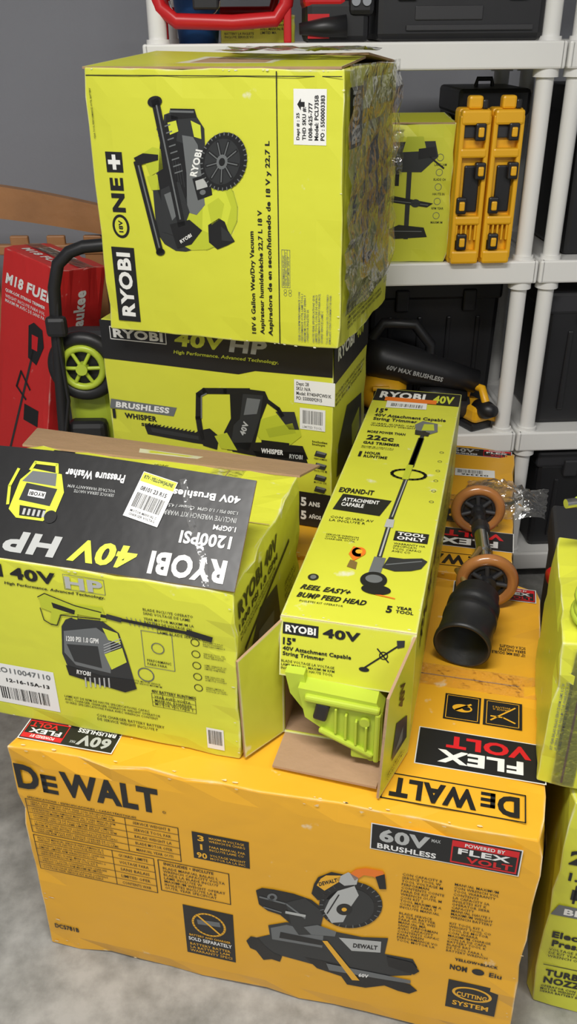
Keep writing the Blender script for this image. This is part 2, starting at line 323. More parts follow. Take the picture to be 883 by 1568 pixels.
def miter(name,loc,yaw,w=.87,d=.676,h=.5252):
    o=M();o.carton(w,d,h,YEL,.0075,13);F,T,S=frames(w,d,h)
    dewalt(o,F,-.429,-.170,.459,.058,K);o.text(F,'®',-.163,.437,.006,.006,K)
    sixty(o,F,.177,.444,.402,.502)
    for (a,b,c,e) in [(-.42,.322,-.142,.405),(-.42,.225,-.193,.315)]:
        o.orect(F,a,b,c,e,.0014,K)
        n=5
        for i in range(1,n):
            y=b+(e-b)*i/n;o.stroke(F,[(a,y),(c,y)],.0011,K)
        x=a+(c-a)*.66;o.stroke(F,[(x,b),(x,e)],.0011,K)
        for i in range(n):
            y=b+(e-b)*(i+.5)/n
            o.para(F,a+(c-a)*.31,y,(c-a)*.56,(e-b)/n*.62,2,K)
            o.para(F,a+(c-a)*.83,y,(c-a)*.24,(e-b)/n*.4,1,K)
    o.orect(F,-.185,.235,-.058,.315,.0016,K);o.text(F,'INCLUDES • INCLUYE',-.13,.308,.09,.007,K,bold=.02);o.para(F,-.122,.27,.112,.058,7,K)
    o.rect(F,-.118,.339,-.02,.404,K)
    for i,t in enumerate(['3','1','90']): o.text(F,t,-.103,.391-.021*i,(.011,.004,.018)[i],.014,YI,bold=.03);o.para(F,-.058,.391-.021*i,.062,.013,2,YI)
    o.text(F,'SPECIFICATIONS • ESPECIFICACIONES • CARACTÉRISTIQUES',-.315,.411,.20,.006,K,bold=.02)
    o.rect(F,-.148,.072,-.055,.208,K);o.ring(F,-.1015,.165,.030,.004,YI,2);o.stroke(F,[(-.119,.168),(-.084,.172)],.013,G1,2)
    o.stroke(F,[(-.122,.187),(-.081,.144)],.004,YI,3)
    o.text(F,'BATTERY AND CHARGER',-.1015,.127,.078,.006,YI,bold=.02);o.text(F,'SOLD SEPARATELY',-.1015,.116,.082,.010,W,bold=.03);o.para(F,-.1015,.091,.08,.026,3,YI,bold=.01)
    saw_art(o,F.art(390,1360,-.013,.291,.00109,.00165,0,.00030))
    o.para(F,.264,.36,.068,.085,11,K);o.para(F,.345,.36,.068,.085,11,K);o.para(F,.264,.27,.068,.075,10,K);o.para(F,.345,.27,.068,.075,10,K)
    o.text(F,'YELLOW+BLACK',.362,.217,.07,.007,K,bold=.04)
    o.text(F,'NOM',.335,.195,.028,.014,K,bold=.04);o.ell(F,.367,.195,.010,.008,K,2);o.text(F,'Eiu',.395,.195,.02,.012,K,bold=.02)
    o.rect(F,.322,.083,.405,.160,K);o.ell(F,.363,.131,.033,.019,YI,2);o.ell(F,.363,.131,.028,.015,K,3);o.text(F,'CUTTING',.363,.127,.05,.012,YI,bold=.03,l=4);o.text(F,'SYSTEM',.363,.1,.06,.013,YI,bold=.03);o.text(F,'DCS781B',-.392,.062,.05,.013,K,bold=.03)
    SC=mat('scuffed_board',(.80,.62,.34),.7)
    o.scuffs(F,-.425,.08,-.38,.20,5,.010,SC,3);o.scuffs(F,-.43,.01,-.25,.022,5,.008,SC,5);o.scuffs(F,-.42,.516,.42,.522,12,.008,SC,7);o.scuffs(F,.42,.02,.43,.5,5,.007,SC,9)
    o.scuffs(T,-.42,.005,.42,.010,14,.008,SC,11);o.scuffs(T,-.4,d/2-.003,.42,d/2+.003,5,.005,SC,13)
    for sgn in (0,1):
        Tt=T if not sgn else Fr(T.P(0,d),(-1,0,0),(0,-1,0),(0,0,1))
        o.orect(Tt,.186,.03,.402,.083,.0022,K);dewalt(o,Tt,.196,.394,.056,.040,K,180)
        flexvolt(o,Tt,.228,.112,.434,.198,180)
        o.rect(Tt,.265,.226,.327,.292,K);o.rect(Tt,.332,.226,.397,.292,K)
        for cx in(.296,.3645):
            o.orect(Tt,cx-.027,.230,cx+.027,.288,.0012,YI,2)
        o.ell(Tt,.296,.258,.017,.010,YI,3);o.ell(Tt,.303,.258,.007,.005,K,4);o.stroke(Tt,[(.285,.252),(.31,.27)],.004,YI,3)
        o.stroke(Tt,[(.345,.24),(.385,.278)],.003,YI,3);o.stroke(Tt,[(.345,.25),(.365,.25),(.385,.24)],.003,YI,3);o.para(Tt,.362,.272,.03,.01,2,YI,180)
        sixty(o,Tt,-.425,.02,-.255,.068,180)
    o.text(T,'12" (305 MM) DOUBLE\nSIERRA INGLETES\nSCIE A ONGLETS',.372,.44,.062,.03,K,180,bold=.02)
    o.rect(T,-w/2+.004,d/2-.0012,w/2-.004,d/2+.0012,KRAFT,1);o.rect(T,-w/2+.003,d/2-.03,w/2-.003,d/2+.03,TAPE,3)
    o.rect(S,.02,.42,.66,.50,K);dewalt(o,S,.10,.40,.46,.055,YI);o.para(S,.2,.2,.25,.2,12,K)
    return o.make(name,loc,yaw)
miter('miter_saw_box',(-.05,.9429,0),-.2393)
miter('miter_saw_box',(.058,1.622,0),-.2393)
o=M();F=Fr((0,0,0),(1,0,0),(0,1,0))
o.rect(F,-.052,-.022,.052,.022,W,0);o.barcode(F,-.045,-.005,.02,.015,l=2);o.text(F,'033346',.0,-.013,.07,.009,K,180,2,.02)
o.make('shipping_label',(.058+.33*.9715+.5*.237,1.622-.33*.237+.5*.9715,.526),-.2)

# ------------------------------------------------------------ pressure washer carton (open top)
def washer_art(o,F):
    P=lambda pts,m,l=2:o.poly(F,pts,m,l)
    P([(92,958),(100,948),(110,945),(160,950),(186,968),(196,1000),(206,1040),(200,1055),(150,1050),(100,1035),(88,1000)],K2,2)
    P([(95,965),(150,960),(172,975),(168,1030),(110,1018),(92,998)],G1,3)
    P([(98,985),(150,988),(154,1022),(108,1012)],K2,4)
    o.text(F,'1200 PSI 1.0 GPM',125,978,54,-8,W,4,5,.03)
    P([(160,1000),(190,990),(196,1012),(170,1024)],LIME,4);P([(160,960),(184,968),(188,984),(168,978)],LIME,4)
    P([(112,946),(116,925),(162,930),(168,950),(158,950),(152,938),(122,934),(120,948)],LSH,4)
    P([(92,1018),(150,1034),(206,1040),(210,1054),(190,1060),(160,1052),(96,1034)],K,4)
    for i in range(6): o.stroke(F,[(124+i*8,1038),(124+i*8,1052)],2.5,G2,5)
    for i in range(4): o.stroke(F,[(160,986+i*4),(188,976+i*4)],1.2,G2,5)
    o.text(F,'RYOBI',122,1030,24,-7,W,8,5,.03)
    P([(60,915),(70,910),(118,928),(160,938),(158,946),(110,938),(92,940),(84,956),(74,952),(78,936),(62,930)],LSH,5)
    P([(80,922),(118,934),(116,940),(82,930)],K,6)
    o.stroke(F,[(58,914),(70,909),(118,927),(160,937)],1.4,K,6);o.stroke(F,[(60,930),(64,948),(76,955),(86,956),(94,941),(158,947)],1.4,K,6)
    o.stroke(F,[(160,942),(300,968)],4.5,K,5);o.stroke(F,[(295,966),(330,976)],8,K,6);o.stroke(F,[(170,943),(190,948)],7,K2,6)
    for i in range(7): o.stroke(F,[(200+i*7,944+i*1.2),(206+i*7,956+i*1.2)],.9,G1,4)
def lid_washer(o,F,cx,cy,s):
    q=lambda x,y:(cx+x*s,cy+y*s)
    P=lambda pts,m,l=3:o.poly(F,[q(*p) for p in pts],m,l)
    P([(-1,-.7),(-.6,-1),(.5,-1),(.9,-.6),(1,.2),(.7,.9),(-.5,1),(-.9,.5)],LIME,3)
    P([(-.7,-.3),(.6,-.4),(.7,.3),(-.6,.4)],K2,4);P([(-.8,.45),(.6,.4),(.5,.9),(-.5,.9)],G1,4);P([(-.5,-.9),(.4,-.9),(.5,-.55),(-.6,-.5)],K,4)
    for i in range(5): P([(-.4+i*.2,-.85),(-.3+i*.2,-.85),(-.3+i*.2,-.6),(-.4+i*.2,-.6)],G2,5)
    P([(-.4,-.1),(.3,-.14),(.3,.12),(-.4,.16)],W,5);o.text(F,'RYOBI',cx-.05*s,cy+.01*s,.6*s,.15*s,K,180,6,.03)
    o.stroke(F,[q(-1.1,.9),q(-1.25,.2),q(-1.1,-.5)],s*.12,LIME,4);o.ell(F,*q(.75,-.8),s*.25,s*.25,K,5)
    o.stroke(F,[q(-.6,.95),q(-.5,1.25),q(.4,1.25),q(.5,.95)],s*.12,LIME,4)
def washer():
    w,d,h=.56,.385,.328;D=.03
    o=M();o.carton(w,d,h,GREEN,.005,11);F,T,S=frames(w,d,h,D)
    o.text(F,'40V',-.073,.3065,.078,.022,K,bold=.05);o.text(F,'HP',.012,.304,.062,.022,G2,bold=.05);o.orect(F,-.021,.291,.046,.318,.0008,G1)
    brand(o,F,-.235,.296,-.125,.320)
    o.text(F,'High Performance. Advanced Technology.',-.04,.285,.17,.0068,K,bold=.02,shear=.2)
    washer_art(o,F.art(60,910,-.068,.274,.00105,.0013,-.00007,.00019))
    for (x,y) in [(.105,.272),(.105,.255),(.125,.240)]:
        o.para(F,x+.04,y,.08,.012,2,K)
    o.orect(F,.098,.165,.148,.235,.001,G1);o.ring(F,.123,.205,.010,.0015,G1,2);o.para(F,.123,.175,.04,.012,2,K)
    o.ring(F,.098,.148,.013,.002,G1);o.para(F,.098,.130,.05,.008,2,K)
    for i in range(5): o.ring(F,.185,.228-.022*i,.0065,.0012,K);o.para(F,.215,.228-.022*i,.035,.010,3,K)
    o.text(F,'40V BATTERY RUNTIMES',.142,.117,.075,.006,K,bold=.02)
    for i in range(4): o.stroke(F,[(.104,.085+.009*i),(.178,.085+.009*i)],.0007,K)
    for i in range(5): o.stroke(F,[(.104+.0185*i,.085),(.104+.0185*i,.112)],.0007,K)
    o.para(F,.141,.098,.066,.02,3,K)
    o.para(F,-.20,.20,.08,.08,8,K);o.para(F,.03,.065,.17,.018,3,K);o.para(F,.06,.038,.12,.014,2,K)
    o.rect(F,-.185,.032,-.068,.118,W);o.barcode(F,-.175,.042,-.085,.068);o.text(F,'LO110047110',-.125,.105,.1,.011,G1,bold=.02);o.text(F,'12-16-15A-13',-.12,.084,.08,.008,K,bold=.03)
    o.rect(F,.193,.016,.222,.060,W);o.barcode(F,.196,.026,.219,.056)
    o.text(S,'RYOBI 40V',.12,.285,.21,.030,K,0,bold=.05);o.text(S,'1200 PSI 1.0 GPM',.12,.255,.21,.013,K,bold=.03);o.para(S,.12,.235,.2,.015,2,K)
    o.poly(S,[(.06,.08),(.2,.06),(.24,.12),(.22,.2),(.12,.22),(.06,.17)],K2,2);o.poly(S,[(.1,.12),(.19,.1),(.2,.16),(.11,.18)],G1,3);o.ell(S,.09,.08,.028,.028,K,3);o.ell(S,.215,.075,.028,.028,K,3)
    o.stroke(S,[(.04,.2),(.3,.24)],.008,K,3);o.para(S,.31,.12,.08,.1,8,K)
    brand(o,T,-.16,.335,-.06,.362,rot=180);o.para(T,-.02,.35,.05,.03,4,K,180);o.rect(T,-.235,.31,-.19,.375,K)
    o.stroke(T,[(-.275,.2),(.245,.2)],.002,KRAFT,1);o.stroke(T,[(.12,.2),(.12,.38)],.0015,KRAFT,1)
    o.rect(T,.09,.2,.15,.38,TAPE,3)
    SC=mat('scuffed_lime_board',(.76,.74,.55),.7)
    o.scuffs(F,-.27,.323,.24,.326,8,.005,SC,2);o.scuffs(F,.242,.01,.247,.32,5,.005,SC,4);o.scuffs(F,-.2,.003,.24,.006,7,.005,SC,6)
    t=math.radians(41);c,s_=math.cos(t),math.sin(t);L_=.178
    FL=Fr((D,.003,h+.001),(1,0,0),(0,c,s_))
    nn=8;x0,x1=-.31,.25
    for i in range(nn):
        xa=x0+(x1-x0)*i/nn;xb=x0+(x1-x0)*(i+1)/nn
        la=L_+.006*math.sin(i/nn*math.pi*1.3);lb=L_+.006*math.sin((i+1)/nn*math.pi*1.3)
        o.board([FL.P(xa,0),FL.P(xb,0),FL.P(xb-.003*(i==nn-1),lb),FL.P(xa,la)],.004,K,KRAFT)
    o.text(FL,'RYOBI',.172,.026,.118,.036,W,180,bold=.05);o.text(FL,'40V',.038,.028,.105,.036,LIME,180,bold=.05,shear=.2)
    o.text(FL,'HP',-.082,.028,.09,.034,G2,180,bold=.05,shear=.2)
    o.text(FL,'1200PSI',.190,.071,.080,.020,W,180,bold=.03);o.text(FL,'1.0GPM',.215,.092,.035,.008,W,180,bold=.02)
    o.text(FL,'40V Brushless',.172,.1385,.115,.012,W,180,bold=.03);o.text(FL,'Pressure Washer',-.01,.15,.10,.014,W,180,bold=.03)
    o.text(FL,'1,200 PSI / 1.0 GPM  Cleaner / 4,5 L/min',.165,.118,.13,.006,G2,180,bold=.01);o.para(FL,.17,.106,.12,.008,1,G2,180);o.para(FL,-.01,.125,.08,.012,2,G2,180)
    lid_washer(o,FL,-.095,.108,.042)
    F2=Fr(FL.P(.09,.123,.0012),FL.ux*math.cos(-.2)+FL.uy*math.sin(-.2),FL.uy*math.cos(-.2)-FL.ux*math.sin(-.2))
    o.rect(F2,-.03,-.038,.03,.038,W,2);o.rect(F2,-.029,.022,.029,.037,LIME,3);o.text(F2,'RTV -YELLOW/JAUNE',0,.0295,.05,.008,K,0,4,.03);o.barcode(F2,-.024,-.02,.024,.004,l=4);o.para(F2,0,-.029,.045,.01,2,K,l=4);o.text(F2,'08101 23 R15',0,.012,.045,.007,K,0,4)
    # narrow strip of torn tape on the flap
    o.poly(FL,[(.128,.160),(.138,.163),(.165,.10),(.198,.045),(.212,.002),(.202,.0),(.186,.045),(.156,.095)],FILM,6)
    a=math.radians(-18);q=[(-.28,d,h),(.28,d,h),(.285,d+.15*math.cos(a),h+.15*math.sin(a)),(-.345,d+.17*math.cos(a),h+.17*math.sin(a)+.012)]
    o.board(q,.004,KRAFT,GREEN)
    return o.make('pressure_washer_box',(-.3496,1.0783,.5262),-.2638)
washer()

# ------------------------------------------------------------ chainsaw carton
def chainsaw_box():
    w,d,h=.558,.311,.462
    o=M();o.carton(w,d,h,GREEN,.004);_,T,S=frames(w,d,h)
    F=Fr((0,0,-.0195),(1,0,0),(0,0,1))
    o.poly(F,[(-.277,.388),(.06,.384),(.10,.396),(.277,.399),(.277,.48),(-.277,.48)],K)
    o.orect(F,-.252,.437,-.112,.466,.002,W,2);o.text(F,'RYOBI',-.182,.4515,.125,.021,W,bold=.04)
    o.text(F,'40V',-.03,.452,.12,.034,LIME,bold=.05,shear=.2);o.text(F,'HP',.085,.450,.085,.032,G2,bold=.05,shear=.2)
    o.text(F,'High Performance. Advanced Technology.',.03,.420,.25,.0105,LIME,bold=.02,shear=.2)
    o.poly(F,[(-.275,.264),(-.108,.262),(-.098,.285),(-.27,.288)],G1,2);o.text(F,'BRUSHLESS',-.188,.275,.14,.015,W,bold=.04,shear=.2)
    o.text(F,'WHISPER',-.195,.249,.085,.014,K,bold=.05);o.text(F,'SERIES',-.17,.231,.05,.008,K,bold=.04);o.rect(F,-.27,.238,-.262,.262,K)
    A=F.art(300,590,-.046,.346,.0016,.0016,0,.00017);P=lambda pts,m,l=3:o.poly(A,pts,m,l)
    P([(212,655),(218,652),(300,664),(310,670),(308,682),(290,680),(216,668)],K,3);P([(222,657),(300,669),(300,675),(224,664)],K2,4)
    for i in range(14): o.stroke(A,[(218+i*6,652+i*.9),(221+i*6,650+i*.9)],1.6,K,3)
    o.stroke(A,[(304,672),(301,640),(304,604),(313,598),(345,598),(380,598)],9,K,5);o.stroke(A,[(306,640),(308,606),(316,602)],2,G1,6)
    P([(300,660),(318,656),(332,668),(328,690),(306,684)],K,5)
    P([(352,600),(372,594),(405,598),(410,610),(398,640),(384,692),(344,690),(340,662),(352,640)],K,4)
    P([(372,602),(402,604),(396,640),(378,690),(350,684),(356,650),(366,640)],K2,5);P([(378,608),(398,610),(392,632),(372,634)],G1,6);o.text(A,'40V',372,655,22,-9,G2,-70,6,.04)
    P([(325,668),(345,662),(360,690),(335,688)],LSH,6)
    P([(398,640),(430,630),(452,635),(458,665),(440,680),(400,676),(392,665)],LSH,5);P([(420,628),(448,628),(455,655),(440,655)],K2,6)
    P([(405,655),(445,645),(450,660),(410,668)],GREENd,6);o.stroke(A,[(408,612),(424,624),(430,634)],6,K,6)
    P([(385,690),(462,690),(468,708),(440,712),(392,704)],K,5);P([(350,678),(400,676),(460,680),(468,700),(400,700),(352,692)],K,5)
    o.text(A,'WHISPER',414,690,34,-8,W,4,7,.04);o.text(A,'RYOBI',450,697,20,-7,G2,4,7,.04)
    P([(398,672),(440,676),(440,684),(398,680)],K,6)
    o.rect(F,.190,.333,.283,.387,W,2);o.text(F,'Dept: 28\nSKU: N/A\nModel: RY40HPCW01K\nPO: 55000092915',.235,.361,.080,.042,K,bold=.02,l=3)
    o.rect(F,.203,.271,.262,.322,W,2);o.barcode(F,.21,.285,.256,.317);o.para(F,.232,.277,.045,.006,1,K)
    for i in range(4):
        y=.215-.030*i;o.poly(F,[(.237,y-.007),(.262,y-.009),(.267,y+.003),(.242,y+.007)],K2,2);o.poly(F,[(.242,y+.001),(.262,y-.001),(.266,y+.004),(.245,y+.007)],G1,3);o.para(F,.252,y-.013,.03,.005,1,K)
    o.text(F,'Includes\nIncluye',.25,.24,.035,.013,K,bold=.02)
    o.rect(F,.185,.022,.277,.112,K);o.text(F,'5',.212,.086,.014,.024,W,bold=.04);o.text(F,'ANS',.238,.083,.028,.013,W,bold=.04);o.text(F,'5',.212,.05,.014,.024,W,bold=.04);o.text(F,'AÑOS',.24,.05,.03,.013,W,bold=.04)
    o.para(F,-.1,.1,.3,.05,4,K)
    o.rect(S,.0,.36,.311,.458,K);o.text(S,'RYOBI',.1,.42,.14,.03,W,bold=.04);o.text(S,'40V',.23,.42,.07,.03,LIME,bold=.04)
    o.para(S,.15,.32,.26,.03,3,K);o.poly(S,[(.04,.12),(.2,.1),(.27,.16),(.26,.25),(.12,.27),(.05,.2)],K2,2);o.poly(S,[(.18,.14),(.25,.16),(.24,.22),(.17,.2)],LSH,3);o.rect(S,.02,.02,.29,.08,K)
    return o.make('chainsaw_box',(-.1651,1.8257,.5262),-.3226)
chainsaw_box()

# ------------------------------------------------------------ wet dry vacuum carton
def vac_box():
    w,d,h=.524,.4076,.510
    o=M();o.carton(w,d,h,GREEN,.0045);F,T,S=frames(w,d,h)
    o.stroke(F,[(.134,.004),(.134,.504)],.0022,K);o.stroke(F,[(-.252,.4965),(.255,.4965)],.0016,K)
    brand(o,F,-.237,.022,-.184,.178,rot=90)
    o.text(F,'NE',-.209,.281,.066,.030,K,90,2,.05) ; o.rect(F,-.228,.324,-.191,.362,K);o.text(F,'+',-.210,.343,.028,.027,W,90,2,.05)
    o.ell(F,-.209,.220,.0195,.0235,K);o.ell(F,-.209,.220,.0140,.0180,GREEN,2);o.text(F,'18V',-.209,.220,.024,.010,K,90,3,.04)
    o.text(F,'18V 6 Gallon Wet/Dry Vacuum',.079,.124,.205,.012,K,90,2,.03)
    o.text(F,'Aspirateur humide/sèche 22,7 L 18 V',.0975,.144,.245,.012,K,90,2,.03)
    o.text(F,'Aspiradora de en seco/húmedo de 18 V y 22,7 L',.1155,.205,.37,.012,K,90,2,.03)
    o.rect(F,.166,.385,.228,.477,W);
    for i,(t,L_) in enumerate([('Dept # : 25',.045),('THD SKU #:',.055),('1008-625-777',.062),('Model: PCL735B',.074),('PO : 5500003383',.074)]):
        o.text(F,t,.175+.0115*i,.393+L_/2,L_,.0078,K,90,3,.03)
    o.poly(F,[(.173,.452),(.180,.462),(.180,.456),(.187,.456),(.187,.448),(.180,.448),(.180,.442)],K,3)
    o.orect(F,.140,.122,.157,.195,.0007,G1)
    for i in range(1,3): o.stroke(F,[(.140+.0057*i,.122),(.140+.0057*i,.195)],.0006,G1)
    o.para(F,.1485,.158,.066,.014,3,G1,90)
    for i in range(4): o.ring(F,.147+(i%2)*.01,.108+(i//2)*.007,.003,.0006,G1)
    o.para(F,.185,.065,.10,.022,4,G1,90);o.para(F,.215,.065,.10,.022,4,G1,90);o.para(F,.238,.065,.10,.010,2,G1,90)
    o.para(F,-.247,.43,.09,.004,1,K,90)
    A=F.art(427,108,.134,.502,.00127,.0012,-.0001,.00012);P=lambda pts,m,l=3:o.poly(A,pts,m,l)
    P([(252,150),(270,146),(290,148),(306,158),(318,175),(322,230),(335,262),(348,285),(345,320),(330,345),(310,360),(290,364),(272,362),(252,350),(238,330),(232,262),(240,230),(246,205)],K2,2)
    # tank
    P([(294,292),(302,276),(318,262),(340,254),(356,258),(368,272),(376,296),(376,318),(366,340),(348,354),(326,362),(300,362),(282,352)],LSH,3)
    o.stroke(A,[(318,262),(340,254),(356,258),(368,272),(376,296),(376,318),(366,340),(348,354),(326,362)],1.6,GREENd,4)
    P([(318,280),(340,268),(356,272),(366,296),(360,322),(336,338),(318,330)],LIME,4);P([(326,290),(344,280),(354,290),(350,312),(334,322)],LSH,5)
    P([(328,322),(346,312),(356,318),(362,332),(374,350),(362,356),(345,362),(330,350)],K,5);P([(350,325),(366,338),(372,350),(352,348)],K2,6)
    P([(245,190),(262,186),(300,200),(302,240),(285,290),(255,300),(240,262)],K,4)
    P([(282,182),(300,186),(308,198),(318,262),(322,290),(308,305),(292,300),(290,240)],G1,5)
    o.text(A,'RYOBI',306,225,40,-12,W,-76,6,.04)
    P([(246,262),(278,250),(296,300),(280,340),(250,330)],K2,6);P([(252,270),(270,264),(282,296),(266,312)],G1,7)
    P([(262,142),(302,146),(306,158),(264,158)],K,5);P([(256,150),(275,155),(272,190),(250,188)],K,5)
    o.stroke(A,[(262,146),(300,150)],3,G1,6)
    P([(214,205),(232,196),(246,200),(250,230),(228,240)],LSH,4);P([(222,240),(240,238),(244,262),(230,262)],LSH,4)
    P([(258,162),(272,160),(276,176),(262,180)],LIME,6);P([(296,162),(312,170),(314,190),(302,186)],LIME,6)
    P([(300,248),(328,242),(334,275),(310,282)],K,7);P([(305,252),(322,248),(326,262),(308,266)],G2,8)
    o.ell(A,318,270,5,4,G1,8)
    o.stroke(A,[(238,130),(282,318)],13,K,8);o.ell(A,237,130,12,8,K,8);o.stroke(A,[(240,136),(280,310)],2.5,G1,9)
    o.stroke(A,[(206,218),(244,362)],12,K,8);o.stroke(A,[(208,222),(243,355)],2.5,G1,9);o.ell(A,245,363,8,6,K,8)
    P([(262,318),(296,312),(318,330),(300,352),(275,358)],K,8);o.text(A,'RYOBI',290,342,22,-6,W,-30,9,.03)
    P([(200,210),(216,204),(242,208),(242,216),(207,222)],K,9)
    for t in range(8): o.stroke(A,[(240+t*3,170+t*10),(262+t*3,165+t*10)],2.0,G1,7)
    for t in range(6): o.stroke(A,[(256+t*5,210+t*3),(262+t*5,240+t*4)],1.6,K2,6)
    o.ell(A,351,226,38,43,K,9);o.ell(A,349,226,29,34,K2,10)
    for t in range(9):
        q=t*math.pi/4.5+.2;o.stroke(A,[(349+7*math.cos(q),226+8*math.sin(q)),(349+26*math.cos(q),226+31*math.sin(q))],5,K,11);o.stroke(A,[(349+9*math.cos(q),226+9*math.sin(q)),(349+25*math.cos(q),226+30*math.sin(q))],1.6,G1,12)
    o.ell(A,349,226,9,11,G1,13);o.ell(A,349,226,5,6,K,14)
    for t in range(32):
        q=t*2*math.pi/32;o.stroke(A,[(351+34*math.cos(q),226+39*math.sin(q)),(351+38*math.cos(q),226+43*math.sin(q))],1.6,G1,11)
    brand(o,S,.03,.375,.12,.478,rot=90)
    o.stroke(S,[(.002,.02),(.002,.49)],.002,K);o.poly(S,[(.16,.14),(.26,.12),(.35,.2),(.36,.34),(.26,.4),(.17,.36),(.13,.25)],K2,2);o.ell(S,.29,.32,.045,.05,K,3);o.poly(S,[(.18,.16),(.26,.15),(.28,.22),(.2,.24)],LSH,3);o.poly(S,[(.17,.28),(.24,.28),(.24,.36),(.18,.34)],G1,3)
    o.text(S,'18V ONE+',.08,.25,.16,.028,K,90,2,.04);o.para(S,.38,.2,.3,.03,4,K,90);o.para(S,.2,.06,.3,.06,6,K)
    SC=mat('scuffed_lime_board',(.76,.74,.55),.7);o.scuffs(F,-.22,.003,.25,.006,8,.006,SC,21);o.scuffs(F,-.25,.505,.25,.508,9,.006,SC,22);o.scuffs(F,.255,.02,.259,.5,5,.005,SC,23)
    r=random.Random(8);n=18;mcol=9;vs=[];fs=[]
    for j in range(n+1):
        for i in range(mcol):
            t=i/(mcol-1)
            vs.append((w/2+.004+.013*r.random(),-.002+.40*t+.010*r.random(),.07+(h-.065)*j/n))
    for j in range(n):
        for i in range(mcol-1): fs.append((j*mcol+i,j*mcol+i+1,(j+1)*mcol+i+1,(j+1)*mcol+i))
    o.add(vs,fs,FILM)
    o.board([(-.26,.002,h+.001),(.253,.004,h+.002),(.245,.20,h+.014),(-.20,.20,h+.024)],.004,GREEN,KRAFT)
    o.board([(-.20,.203,h+.014),(.25,.203,h+.020),(.257,.405,h+.002),(-.257,.405,h+.001)],.004,GREEN,KRAFT)
    vs=[]
    for j in range(9):
        for i in range(12): vs.append((-.03+.026*i+.004*r.random(),.10+.022*j,h+.022+.010*r.random()))
    o.add(vs,[(j*12+i,j*12+i+1,(j+1)*12+i+1,(j+1)*12+i) for j in range(8) for i in range(11)],FILM)
    return o.make('wet_dry_vacuum_box',(-.1408,1.7468,.9892),-.3355)
vac_box()

